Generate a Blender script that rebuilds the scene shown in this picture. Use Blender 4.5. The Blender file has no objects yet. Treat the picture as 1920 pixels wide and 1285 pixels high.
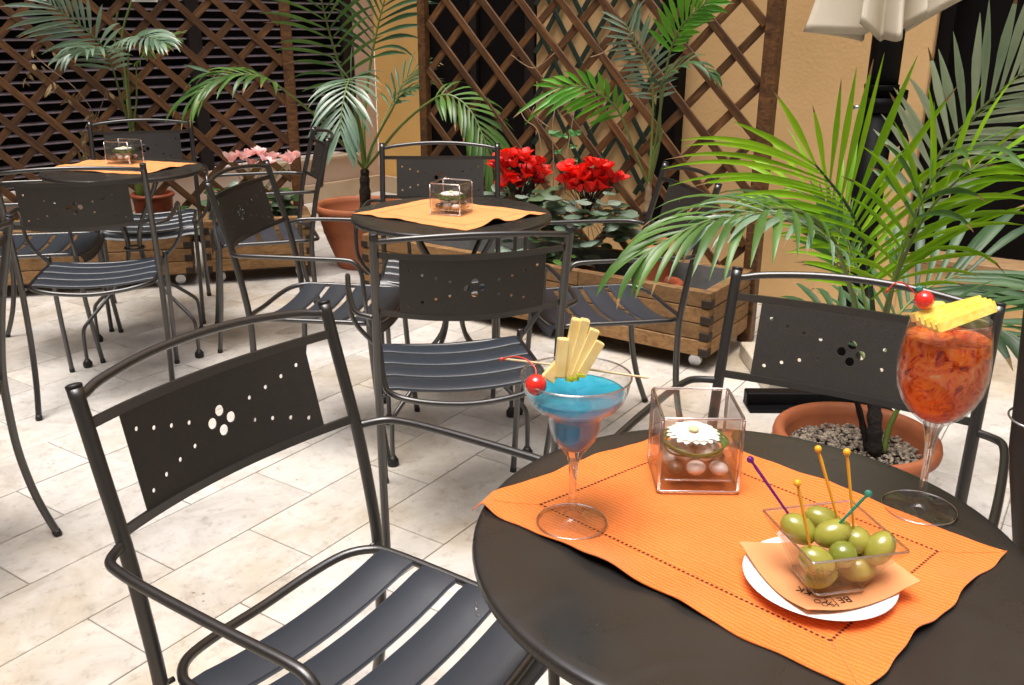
import bpy, math, random
from math import sin, cos, pi, radians, sqrt
from mathutils import Vector, Matrix, Euler
from mathutils.geometry import delaunay_2d_cdt
random.seed(7)
S = bpy.context.scene
COL = S.collection
V = Vector

# ---------------------------------------------------------------- camera
cam_d = bpy.data.cameras.new('camera'); cam = bpy.data.objects.new('camera', cam_d); COL.objects.link(cam)
_a, _r = radians(19.222), radians(0.2958)
_f = V((0, cos(_a), -sin(_a))); _u0 = V((0, sin(_a), cos(_a))); _x0 = V((1, 0, 0))
_rt = _x0*cos(_r) + _u0*sin(_r); _up = -_x0*sin(_r) + _u0*cos(_r)
_m = Matrix((_rt, _up, -_f)).transposed().to_4x4(); _m.translation = V((0, 0, 1.2603))
cam.matrix_world = _m
cam_d.sensor_width = 36; cam_d.lens = 1704.2/1920*36
cam_d.clip_start = .02; cam_d.clip_end = 500
cam_d.dof.use_dof = True; cam_d.dof.focus_distance = 1.25; cam_d.dof.aperture_fstop = 45
S.camera = cam
# ---------------------------------------------------------------- light
SUN_EL, SUN_AZ = radians(76), radians(215)
w = bpy.data.worlds.new('World'); S.world = w; w.use_nodes = True
nt = w.node_tree; nt.nodes.clear()
sky = nt.nodes.new('ShaderNodeTexSky'); sky.sky_type = 'NISHITA'; sky.sun_disc = False
sky.sun_elevation = SUN_EL; sky.sun_rotation = SUN_AZ; sky.air_density = 1.0; sky.dust_density = 4.5; sky.ozone_density = .4
bg = nt.nodes.new('ShaderNodeBackground'); bg.inputs[1].default_value = .14
wo = nt.nodes.new('ShaderNodeOutputWorld')
nt.links.new(sky.outputs[0], bg.inputs[0]); nt.links.new(bg.outputs[0], wo.inputs[0])
sd = bpy.data.lights.new('sun', 'SUN'); sun = bpy.data.objects.new('sun', sd); COL.objects.link(sun)
sd.energy = 1.5; sd.angle = radians(35); sd.color = (1, .97, .93)
_d = V((sin(SUN_AZ)*cos(SUN_EL), cos(SUN_AZ)*cos(SUN_EL), sin(SUN_EL)))
sun.rotation_euler = (-_d).to_track_quat('-Z', 'Y').to_euler()
S.view_settings.view_transform = 'Standard'; S.view_settings.look = 'None'
S.view_settings.exposure = 1.0; S.view_settings.gamma = 1; S.view_settings.use_curve_mapping = False
S.cycles.max_bounces = 20; S.cycles.transmission_bounces = 20; S.cycles.diffuse_bounces = 4; S.cycles.glossy_bounces = 6; S.cycles.transparent_max_bounces = 24
S.cycles.caustics_refractive = True; S.cycles.caustics_reflective = False; S.cycles.blur_glossy = 1.0
S.cycles.use_denoising = True; S.cycles.sample_clamp_indirect = 3

# ---------------------------------------------------------------- materials
MT = {}
def newmat(name):
    m = bpy.data.materials.new(name); m.use_nodes = True
    n = m.node_tree; b = n.nodes['Principled BSDF']; MT[name] = m
    return m, n, b
def N(n, t, **k):
    x = n.nodes.new(t)
    for a, v in k.items():
        if a.startswith('i_'):
            key = a[2:]; key = int(key) if key.isdigit() else key.replace('_', ' ')
            x.inputs[key].default_value = v
        else: setattr(x, a, v)
    return x
def L(n, a, b): n.links.new(a, b)
def ramp(n, fac, stops):
    r = n.nodes.new('ShaderNodeValToRGB'); L(n, fac, r.inputs[0]); e = r.color_ramp.elements
    while len(e) > 1: e.remove(e[-1])
    e[0].position = stops[0][0]; e[0].color = (*stops[0][1], 1)
    for p_, c in stops[1:]:
        q = e.new(p_); q.color = (*c, 1)
    return r
def coords(n, scale=(1, 1, 1), kind='Object', rot=(0, 0, 0)):
    t = n.nodes.new('ShaderNodeTexCoord'); mp = n.nodes.new('ShaderNodeMapping')
    mp.inputs['Scale'].default_value = scale; mp.inputs['Rotation'].default_value = rot
    L(n, t.outputs[kind], mp.inputs[0]); return mp.outputs[0]
def noise(n, vec, scale, detail=4, rough=.55, dist=0):
    x = N(n, 'ShaderNodeTexNoise'); x.inputs['Scale'].default_value = scale; x.inputs['Detail'].default_value = detail
    x.inputs['Roughness'].default_value = rough; x.inputs['Distortion'].default_value = dist
    L(n, vec, x.inputs['Vector']); return x
def bump(n, b, h, strength=.3, dist=.002):
    x = N(n, 'ShaderNodeBump'); x.inputs['Strength'].default_value = strength; x.inputs['Distance'].default_value = dist
    L(n, h, x.inputs['Height']); L(n, x.outputs[0], b.inputs['Normal']); return x
def mat_simple(name, col, rough=.5, col2=None, nscale=20, bumps=0, bscale=200, metallic=0, spec=.5, rand=0, bd=.001, coat=0, ior=1.5):
    m, n, b = newmat(name); vec = coords(n); b.inputs['IOR'].default_value = ior
    b.inputs['Roughness'].default_value = rough; b.inputs['Metallic'].default_value = metallic
    b.inputs['Specular IOR Level'].default_value = spec; b.inputs['Coat Weight'].default_value = coat
    col2 = col2 or tuple(c*.8 for c in col)
    nz = noise(n, vec, nscale); r = ramp(n, nz.outputs[0], [(.3, col2), (.7, col)])
    out = r.outputs[0]
    if rand:
        oi = N(n, 'ShaderNodeObjectInfo'); hs = N(n, 'ShaderNodeHueSaturation')
        mr = N(n, 'ShaderNodeMapRange'); mr.inputs[3].default_value = 1-rand; mr.inputs[4].default_value = 1+rand
        L(n, oi.outputs['Random'], mr.inputs[0]); L(n, mr.outputs[0], hs.inputs['Value']); L(n, out, hs.inputs['Color']); out = hs.outputs[0]
    L(n, out, b.inputs['Base Color'])
    if bumps:
        nb = noise(n, vec, bscale, 3); bump(n, b, nb.outputs[0], bumps, bd)
    return m
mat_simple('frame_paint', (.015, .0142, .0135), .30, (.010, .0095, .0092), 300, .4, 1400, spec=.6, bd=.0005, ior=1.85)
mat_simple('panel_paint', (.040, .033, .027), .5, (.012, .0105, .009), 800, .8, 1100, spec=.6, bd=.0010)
mat_simple('slat_paint_sky_tint', (.030, .040, .054), .36, (.021, .029, .041), 500, .6, 1200, spec=.6, bd=.0006, ior=1.75)  # dark paint with the sky's bluish reflection mixed into its base colour
mat_simple('table_paint', (.024, .0215, .0195), .30, (.018, .0165, .015), 7, .12, 900, spec=.6, bd=.0003, ior=1.65)
m = MT['table_paint']; n = m.node_tree; b = n.nodes['Principled BSDF']; vec = coords(n)
sp_ = noise(n, vec, 330, 2, .4); r1_ = ramp(n, sp_.outputs[0], [(.755, (0, 0, 0)), (.78, (1, 1, 1))]); src = b.inputs['Base Color'].links[0].from_socket
mx_ = N(n, 'ShaderNodeMix', data_type='RGBA'); mx_.inputs[7].default_value = (.06, .055, .05, 1); L(n, r1_.outputs[0], mx_.inputs[0]); L(n, src, mx_.inputs[6]); L(n, mx_.outputs[2], b.inputs['Base Color'])
sm_ = noise(n, vec, 12, 5, .6, 1); mr_ = N(n, 'ShaderNodeMapRange'); mr_.inputs[1].default_value = .35; mr_.inputs[2].default_value = .7; mr_.inputs[3].default_value = .25; mr_.inputs[4].default_value = .40; L(n, sm_.outputs[0], mr_.inputs[0]); L(n, mr_.outputs[0], b.inputs['Roughness'])
mat_simple('rubber', (.012, .012, .012), .5)
mat_simple('black_steel', (.004, .004, .0045), .5, spec=.12)
mat_simple('steel', (.6, .6, .62), .3, metallic=1)
mat_simple('terracotta', (.46, .145, .055), .62, (.34, .10, .04), 9, .3, 120, bd=.001)
mat_simple('terracotta_dark', (.33, .075, .03), .5, (.25, .055, .022), 12, .2, 120)
mat_simple('soil', (.05, .032, .02), .95, (.012, .008, .006), 60, 1, 90, bd=.01)
mat_simple('wall_orange', (.66, .43, .20), .9, (.58, .37, .16), 2.5, .5, 60, bd=.003)
mat_simple('wall_far', (.72, .44, .14), .9, (.64, .38, .12), 3, .4, 50, bd=.003)
mat_simple('wall_pink', (.62, .47, .36), .9, (.55, .41, .31), 2.5, .4, 60, bd=.003)
mat_simple('plinth_stone', (.55, .43, .29), .7, (.46, .35, .23), 5, .3, 80)
mat_simple('sill_stone', (.36, .22, .10), .7, (.25, .15, .07), 25, .4, 80)
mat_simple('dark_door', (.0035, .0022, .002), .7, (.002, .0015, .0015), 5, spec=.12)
mat_simple('wall_pale', (.62, .58, .52), .9, (.55, .51, .46), 2, .3, 50, bd=.003)
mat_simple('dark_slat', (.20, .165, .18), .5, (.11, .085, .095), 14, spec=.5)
mat_simple('dark_stile', (.012, .007, .006), .6, spec=.3)
mat_simple('lattice_green', (.012, .028, .014), .6, (.008, .018, .01), 20)
mat_simple('marble_slab', (.66, .60, .50), .45, (.52, .46, .36), 10)
mat_simple('canvas', (.74, .68, .56), .9, (.66, .59, .46), 6, .3, 400)
mat_simple('mortar', (.33, .29, .24), .95, (.20, .17, .13), 40)
mat_simple('ground_stone', (.50, .45, .36), .9, (.42, .37, .29), 4)
mat_simple('rust_pipe', (.028, .014, .010), .55, (.015, .009, .008), 18, .3, 90)
mat_simple('zinc', (.42, .43, .42), .45, (.30, .31, .30), 18, metallic=.6)
mat_simple('porcelain', (.86, .85, .84), .12, (.84, .83, .82), 3, coat=.4)
mat_simple('skewer', (.78, .62, .38), .6, (.68, .52, .30), 60)
mat_simple('bark', (.045, .030, .018), .95, (.012, .009, .006), 40, 1, 60, bd=.01)
mat_simple('palm_fibre', (.018, .012, .009), .9, (.005, .004, .003), 60, 1, 90, bd=.004)
mat_simple('twig', (.34, .24, .14), .8, (.22, .15, .09), 40)
mat_simple('dry_leaf', (.30, .22, .10), .8, (.14, .09, .04), 30)
mat_simple('ink', (.03, .015, .01), .7)
mat_simple('sign_white', (.75, .75, .72), .5)
mat_simple('sign_red', (.5, .03, .03), .5)
mat_simple('gerbera', (.90, .89, .82), .6, (.84, .83, .74), 40)
mat_simple('gerbera_eye', (.75, .75, .40), .7, (.6, .62, .3), 300)
mat_simple('grass_blade', (.12, .24, .03), .35, (.06, .14, .015), 30)
mat_simple('pebble_pale', (.86, .76, .70), .35, (.68, .56, .50), 40, rand=.25)
mat_simple('pebble_brown', (.16, .09, .05), .35, (.10, .05, .03), 60)
mat_simple('gravel', (.42, .35, .27), .8, (.05, .038, .03), 70)

def wood(name, c1, c2, c3, rough=.7):
    m, n, b = newmat(name); vec = coords(n, (2, 22, 22))
    oi = N(n, 'ShaderNodeObjectInfo'); ad = N(n, 'ShaderNodeVectorMath', operation='ADD')
    sc = N(n, 'ShaderNodeMath', operation='MULTIPLY'); sc.inputs[1].default_value = 37
    L(n, oi.outputs['Random'], sc.inputs[0]); L(n, vec, ad.inputs[0]); L(n, sc.outputs[0], ad.inputs[1])
    nz = noise(n, ad.outputs[0], 2.2, 6, .65, 1.2)
    vec2 = coords(n, (1, 1, 1)); big = noise(n, vec2, 5, 3)
    r = ramp(n, nz.outputs[0], [(.25, c3), (.5, c2), (.75, c1)])
    mx = N(n, 'ShaderNodeMix', data_type='RGBA', blend_type='MULTIPLY'); mx.inputs[0].default_value = .55
    L(n, r.outputs[0], mx.inputs[6]); rb = ramp(n, big.outputs[0], [(.35, (.45, .42, .4)), (.65, (1, 1, 1))]); L(n, rb.outputs[0], mx.inputs[7])
    hs = N(n, 'ShaderNodeHueSaturation'); mr = N(n, 'ShaderNodeMapRange'); mr.inputs[3].default_value = .75; mr.inputs[4].default_value = 1.2
    L(n, oi.outputs['Random'], mr.inputs[0]); L(n, mr.outputs[0], hs.inputs['Value']); L(n, mx.outputs[2], hs.inputs['Color'])
    L(n, hs.outputs[0], b.inputs['Base Color']); b.inputs['Roughness'].default_value = rough
    bump(n, b, nz.outputs[0], .5, .002); return m
wood('plank_wood', (.44, .26, .10), (.31, .165, .060), (.13, .065, .025))
wood('end_grain', (.05, .026, .013), (.03, .017, .009), (.012, .008, .005))
wood('lattice_wood', (.27, .125, .038), (.12, .052, .017), (.025, .011, .005), .5)

def mat_tile():
    m, n, b = newmat('travertine'); vec = coords(n)
    oi = N(n, 'ShaderNodeObjectInfo'); ad = N(n, 'ShaderNodeVectorMath', operation='ADD')
    sc = N(n, 'ShaderNodeMath', operation='MULTIPLY'); sc.inputs[1].default_value = 91
    L(n, oi.outputs['Random'], sc.inputs[0]); L(n, vec, ad.inputs[0]); L(n, sc.outputs[0], ad.inputs[1]); v2 = ad.outputs[0]
    n1 = noise(n, v2, 5, 9, .68, .7); n2 = noise(n, v2, 30, 6, .72); n3 = noise(n, v2, 150, 2, .5)
    r1 = ramp(n, n1.outputs[0], [(.26, (.42, .385, .345)), (.42, (.555, .535, .50)), (.60, (.66, .645, .615)), (.78, (.575, .565, .55))])
    r2 = ramp(n, n2.outputs[0], [(.33, (.70, .67, .63)), (.46, (.96, .955, .945)), (.7, (1, 1, 1))])
    mx = N(n, 'ShaderNodeMix', data_type='RGBA', blend_type='MULTIPLY'); mx.inputs[0].default_value = .8
    L(n, r1.outputs[0], mx.inputs[6]); L(n, r2.outputs[0], mx.inputs[7])
    vo = N(n, 'ShaderNodeTexVoronoi'); vo.inputs['Scale'].default_value = 34; L(n, v2, vo.inputs['Vector'])
    ms = noise(n, v2, 7, 3)
    pit = N(n, 'ShaderNodeMath', operation='ADD'); L(n, vo.outputs[0], pit.inputs[0]); 
    m2 = N(n, 'ShaderNodeMath', operation='MULTIPLY'); m2.inputs[1].default_value = .55; L(n, ms.outputs[0], m2.inputs[0]); L(n, m2.outputs[0], pit.inputs[1])
    rp = ramp(n, pit.outputs[0], [(.27, (.42, .38, .33)), (.31, (1, 1, 1))])
    m3 = N(n, 'ShaderNodeMix', data_type='RGBA', blend_type='MULTIPLY'); m3.inputs[0].default_value = .8
    L(n, mx.outputs[2], m3.inputs[6]); L(n, rp.outputs[0], m3.inputs[7])
    hs = N(n, 'ShaderNodeHueSaturation'); mr = N(n, 'ShaderNodeMapRange'); mr.inputs[3].default_value = .86; mr.inputs[4].default_value = 1.06
    L(n, oi.outputs['Random'], mr.inputs[0]); L(n, mr.outputs[0], hs.inputs['Value'])
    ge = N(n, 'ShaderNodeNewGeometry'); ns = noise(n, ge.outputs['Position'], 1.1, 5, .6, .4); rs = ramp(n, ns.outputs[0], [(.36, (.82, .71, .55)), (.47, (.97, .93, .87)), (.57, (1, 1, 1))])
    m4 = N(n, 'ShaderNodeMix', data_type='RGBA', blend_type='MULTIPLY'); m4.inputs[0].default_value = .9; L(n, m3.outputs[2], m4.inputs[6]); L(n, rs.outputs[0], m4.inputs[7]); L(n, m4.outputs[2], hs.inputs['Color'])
    L(n, hs.outputs[0], b.inputs['Base Color']); b.inputs['Roughness'].default_value = .55
    b.inputs['Specular IOR Level'].default_value = .35
    bump(n, b, pit.outputs[0], .12, .002)
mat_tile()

def mat_cloth(name, c1, c2):
    m, n, b = newmat(name); vec = coords(n, (1, 1, 1), rot=(0, 0, radians(43)))
    wa = N(n, 'ShaderNodeTexWave', wave_type='BANDS', bands_direction='X'); wa.inputs['Scale'].default_value = 135; wa.inputs['Distortion'].default_value = 6
    wa.inputs['Detail'].default_value = 2; wa.inputs['Detail Scale'].default_value = 1.2
    wb = N(n, 'ShaderNodeTexWave', wave_type='BANDS', bands_direction='Y'); wb.inputs['Scale'].default_value = 60; wb.inputs['Distortion'].default_value = 4
    sx = N(n, 'ShaderNodeSeparateXYZ'); cx = N(n, 'ShaderNodeCombineXYZ'); L(n, vec, sx.inputs[0])
    pp = N(n, 'ShaderNodeMath', operation='PINGPONG'); pp.inputs[1].default_value = .0045; L(n, sx.outputs[1], pp.inputs[0])
    ma = N(n, 'ShaderNodeMath', operation='ADD'); L(n, sx.outputs[0], ma.inputs[0]); L(n, pp.outputs[0], ma.inputs[1])
    L(n, ma.outputs[0], cx.inputs[0]); L(n, sx.outputs[1], cx.inputs[1]); L(n, cx.outputs[0], wa.inputs[0]); L(n, vec, wb.inputs[0])
    mu = N(n, 'ShaderNodeMath', operation='MULTIPLY'); L(n, wa.outputs[1], mu.inputs[0]); L(n, wb.outputs[1], mu.inputs[1])
    nz = noise(n, vec, 14, 4); av = N(n, 'ShaderNodeMath', operation='ADD'); L(n, mu.outputs[0], av.inputs[0])
    s_ = N(n, 'ShaderNodeMath', operation='MULTIPLY'); s_.inputs[1].default_value = .5; L(n, nz.outputs[0], s_.inputs[0]); L(n, s_.outputs[0], av.inputs[1])
    r = ramp(n, av.outputs[0], [(.2, c2), (.8, c1)]); L(n, r.outputs[0], b.inputs['Base Color'])
    b.inputs['Roughness'].default_value = .9; b.inputs['Specular IOR Level'].default_value = .15
    b.inputs['Sheen Weight'].default_value = .25
    bump(n, b, av.outputs[0], .5, .0010)
mat_cloth('linen_orange', (.94, .28, .062), (.77, .155, .017))
mat_cloth('linen_pale', (.90, .41, .145), (.78, .30, .085))
mat_simple('stitch', (.10, .02, .006), .9)
mat_simple('paper_napkin', (.86, .38, .16), .85, (.80, .33, .13), 6, .2, 300)

def mat_leaf(name, c1, c2, gloss=.35, trans=.25, spec=.85):
    m, n, b = newmat(name); vec = coords(n)
    oi = N(n, 'ShaderNodeObjectInfo')
    nz = noise(n, vec, 7, 4)
    ad = N(n, 'ShaderNodeMath', operation='ADD'); su = N(n, 'ShaderNodeMath', operation='MULTIPLY'); su.inputs[1].default_value = .55
    L(n, oi.outputs['Random'], su.inputs[0]); L(n, su.outputs[0], ad.inputs[0]); L(n, nz.outputs[0], ad.inputs[1])
    r = ramp(n, ad.outputs[0], [(.35, c2), (1.0, c1)])
    L(n, r.outputs[0], b.inputs['Base Color']); b.inputs['Roughness'].default_value = gloss
    b.inputs['Specular IOR Level'].default_value = spec
    tr = N(n, 'ShaderNodeBsdfTranslucent'); mx = N(n, 'ShaderNodeMixShader'); mx.inputs[0].default_value = trans
    hs = N(n, 'ShaderNodeHueSaturation'); hs.inputs['Value'].default_value = 1.6; hs.inputs['Saturation'].default_value = 1.1
    L(n, r.outputs[0], hs.inputs['Color']); L(n, hs.outputs[0], tr.inputs[0])
    L(n, b.outputs[0], mx.inputs[1]); L(n, tr.outputs[0], mx.inputs[2]); L(n, mx.outputs[0], n.nodes['Material Output'].inputs[0])
mat_leaf('leaf_dark', (.070, .15, .055), (.024, .062, .028), .42, spec=.5)
mat_leaf('leaf_blue', (.24, .36, .25), (.075, .155, .095), .32, spec=.9)
mat_leaf('leaf_pale', (.42, .52, .38), (.16, .26, .16), .36, .25, spec=.8)
mat_simple('leaf_tip', (.34, .22, .09), .8, (.20, .12, .05), 30)
mat_leaf('leaf_lime', (.27, .50, .018), (.13, .32, .010), .42, .35, spec=.35)
mat_leaf('leaf_green', (.13, .40, .03), (.06, .22, .02), .36, .3, spec=.5)
mat_leaf('leaf_mid', (.11, .23, .045), (.03, .085, .020), .36, spec=.6)
mat_leaf('leaf_cyclamen', (.12, .20, .10), (.035, .075, .03), .4, .15)
mat_leaf('leaf_silver', (.26, .34, .27), (.06, .12, .06), .45, .15)
mat_leaf('leaf_fresh', (.10, .36, .10), (.06, .24, .06), .45)
mat_leaf('petal_red', (.90, .06, .045), (.42, .006, .010), .5, .3, spec=.4)
mat_leaf('petal_pink', (.96, .76, .72), (.92, .52, .54), .5, .3)
mat_leaf('stem_green', (.13, .20, .03), (.08, .12, .02), .45, 0)

def glass(name, col=(1, 1, 1), rough=0, ior=1.45, refr=.1, body=None, bodyw=0, edge=None, f0=.04):
    """thin glass: straight-through light tinted by colour, mirror gloss rising towards grazing, and a share (refr) of true refraction"""
    m, n, b = newmat(name); out = n.nodes['Material Output']
    b.inputs['Base Color'].default_value = (*col, 1); b.inputs['Transmission Weight'].default_value = 1
    b.inputs['Roughness'].default_value = rough; b.inputs['IOR'].default_value = ior
    lw = N(n, 'ShaderNodeLayerWeight'); lw.inputs[0].default_value = .5
    t = N(n, 'ShaderNodeBsdfTransparent'); t.inputs[0].default_value = (*col, 1)
    if edge:
        p3 = N(n, 'ShaderNodeMath', operation='POWER'); p3.inputs[1].default_value = 3; L(n, lw.outputs['Facing'], p3.inputs[0])
        mc = N(n, 'ShaderNodeMix', data_type='RGBA'); mc.inputs[6].default_value = (*col, 1); mc.inputs[7].default_value = (*edge, 1); L(n, p3.outputs[0], mc.inputs[0]); L(n, mc.outputs[2], t.inputs[0])
    g = N(n, 'ShaderNodeBsdfGlossy'); g.inputs['Roughness'].default_value = max(rough, .01)
    pw = N(n, 'ShaderNodeMath', operation='POWER'); pw.inputs[1].default_value = 4.5; L(n, lw.outputs['Facing'], pw.inputs[0])
    mu = N(n, 'ShaderNodeMath', operation='MULTIPLY_ADD'); mu.inputs[1].default_value = .75; mu.inputs[2].default_value = f0; L(n, pw.outputs[0], mu.inputs[0])
    m0 = N(n, 'ShaderNodeMixShader'); m0.inputs[0].default_value = refr; L(n, t.outputs[0], m0.inputs[1]); L(n, b.outputs[0], m0.inputs[2]); last = m0.outputs[0]
    nm = None
    if bodyw:
        vec = coords(n); nz = noise(n, vec, body[0], 6, .65, 1.6); r = ramp(n, nz.outputs[0], body[1])
        d = N(n, 'ShaderNodeBsdfDiffuse'); q = N(n, 'ShaderNodeBsdfTranslucent'); m1 = N(n, 'ShaderNodeMixShader'); m1.inputs[0].default_value = .35
        L(n, r.outputs[0], d.inputs[0]); L(n, r.outputs[0], q.inputs[0]); L(n, d.outputs[0], m1.inputs[1]); L(n, q.outputs[0], m1.inputs[2])
        m2 = N(n, 'ShaderNodeMixShader'); m2.inputs[0].default_value = bodyw; L(n, last, m2.inputs[1]); L(n, m1.outputs[0], m2.inputs[2]); last = m2.outputs[0]
        bn = bump(n, b, nz.outputs[0], .9, .005); L(n, bn.outputs[0], g.inputs['Normal'])
    mx = N(n, 'ShaderNodeMixShader'); L(n, mu.outputs[0], mx.inputs[0]); L(n, last, mx.inputs[1]); L(n, g.outputs[0], mx.inputs[2])
    L(n, mx.outputs[0], out.inputs[0])
    return m
glass('glass', (1, .99, .985), refr=.7); glass('glass_clear', (1, .996, .992), refr=.12, edge=(.86, .86, .89), f0=.035); glass('glass_pink', (1, .995, .99), ior=1.5, refr=.05, edge=(.86, .82, .83), f0=.03); glass('glass_bowl', (1, .997, .995), refr=.08, edge=(.86, .83, .83), f0=.03)
glass('glass_glint', (1, .97, .95), refr=.35, f0=.42, edge=(.92, .84, .84))  # raised gloss for added tubes that stand in for bright glass edge glints
glass('water', (.99, .995, .99), ior=1.33, refr=.05)
glass('plastic_purple', (.34, .03, .55), .1, refr=.6, body=(50, [(.3, (.20, .01, .36)), (.7, (.30, .02, .50))]), bodyw=.4); glass('plastic_teal', (.10, .70, .58), .1, refr=.6, body=(50, [(.3, (.02, .45, .36)), (.7, (.06, .60, .50))]), bodyw=.35)
m, n, b = newmat('plastic_yellow'); b.inputs['Base Color'].default_value = (1.0, .50, .03, 1); b.inputs['Roughness'].default_value = .2; b.inputs['Transmission Weight'].default_value = .2
glass('blue_drink', (.12, .76, .96), ior=1.34, refr=.2, body=(30, [(.3, (.01, .55, .90)), (.7, (.08, .92, 1))]), bodyw=.34)
glass('blue_drink_pale', (.30, .70, .92), ior=1.34, refr=.1, body=(30, [(.3, (.01, .30, .60)), (.7, (.04, .55, .85))]), bodyw=.22)
glass('orange_drink', (1, .30, .04), .03, 1.34, refr=.15, body=(52, [(.36, (.16, .012, .003)), (.43, (.70, .08, .008)), (.50, (.98, .22, .022)), (.60, (1, .33, .05)), (.70, (1, .64, .28))]), bodyw=.88, f0=.03)
glass('ice', (1, .82, .64), .10, 1.31, refr=.4)
def fruit(name, c1, c2, rough, sc, coat=.3, sss=.0):
    m, n, b = newmat(name); vec = coords(n); z = noise(n, vec, sc, 4); r = ramp(n, z.outputs[0], [(.3, c2), (.7, c1)])
    L(n, r.outputs[0], b.inputs['Base Color']); b.inputs['Roughness'].default_value = rough; b.inputs['Coat Weight'].default_value = coat
    if sss: b.inputs['Subsurface Weight'].default_value = sss; b.inputs['Subsurface Radius'].default_value = (.01, .006, .002); b.inputs['Subsurface Scale'].default_value = .5
    bump(n, b, z.outputs[0], .15, .001)
fruit('olive_skin', (.40, .37, .065), (.25, .25, .03), .25, 25, .5)
fruit('olive_skin_dark', (.24, .27, .035), (.15, .17, .02), .25, 25, .5)
fruit('cherry_red', (.85, .05, .03), (.75, .02, .015), .12, 15, .8, .2)
fruit('pineapple', (.97, .82, .24), (.90, .62, .08), .32, 160, .3, .15)
fruit('apple_flesh', (.93, .78, .38), (.86, .64, .24), .4, 60, .2, .15)
fruit('apple_skin', (.60, .66, .05), (.45, .55, .03), .3, 30, .3)
fruit('cherry_stem', (.65, .05, .03), (.5, .03, .02), .4, 30)

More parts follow.
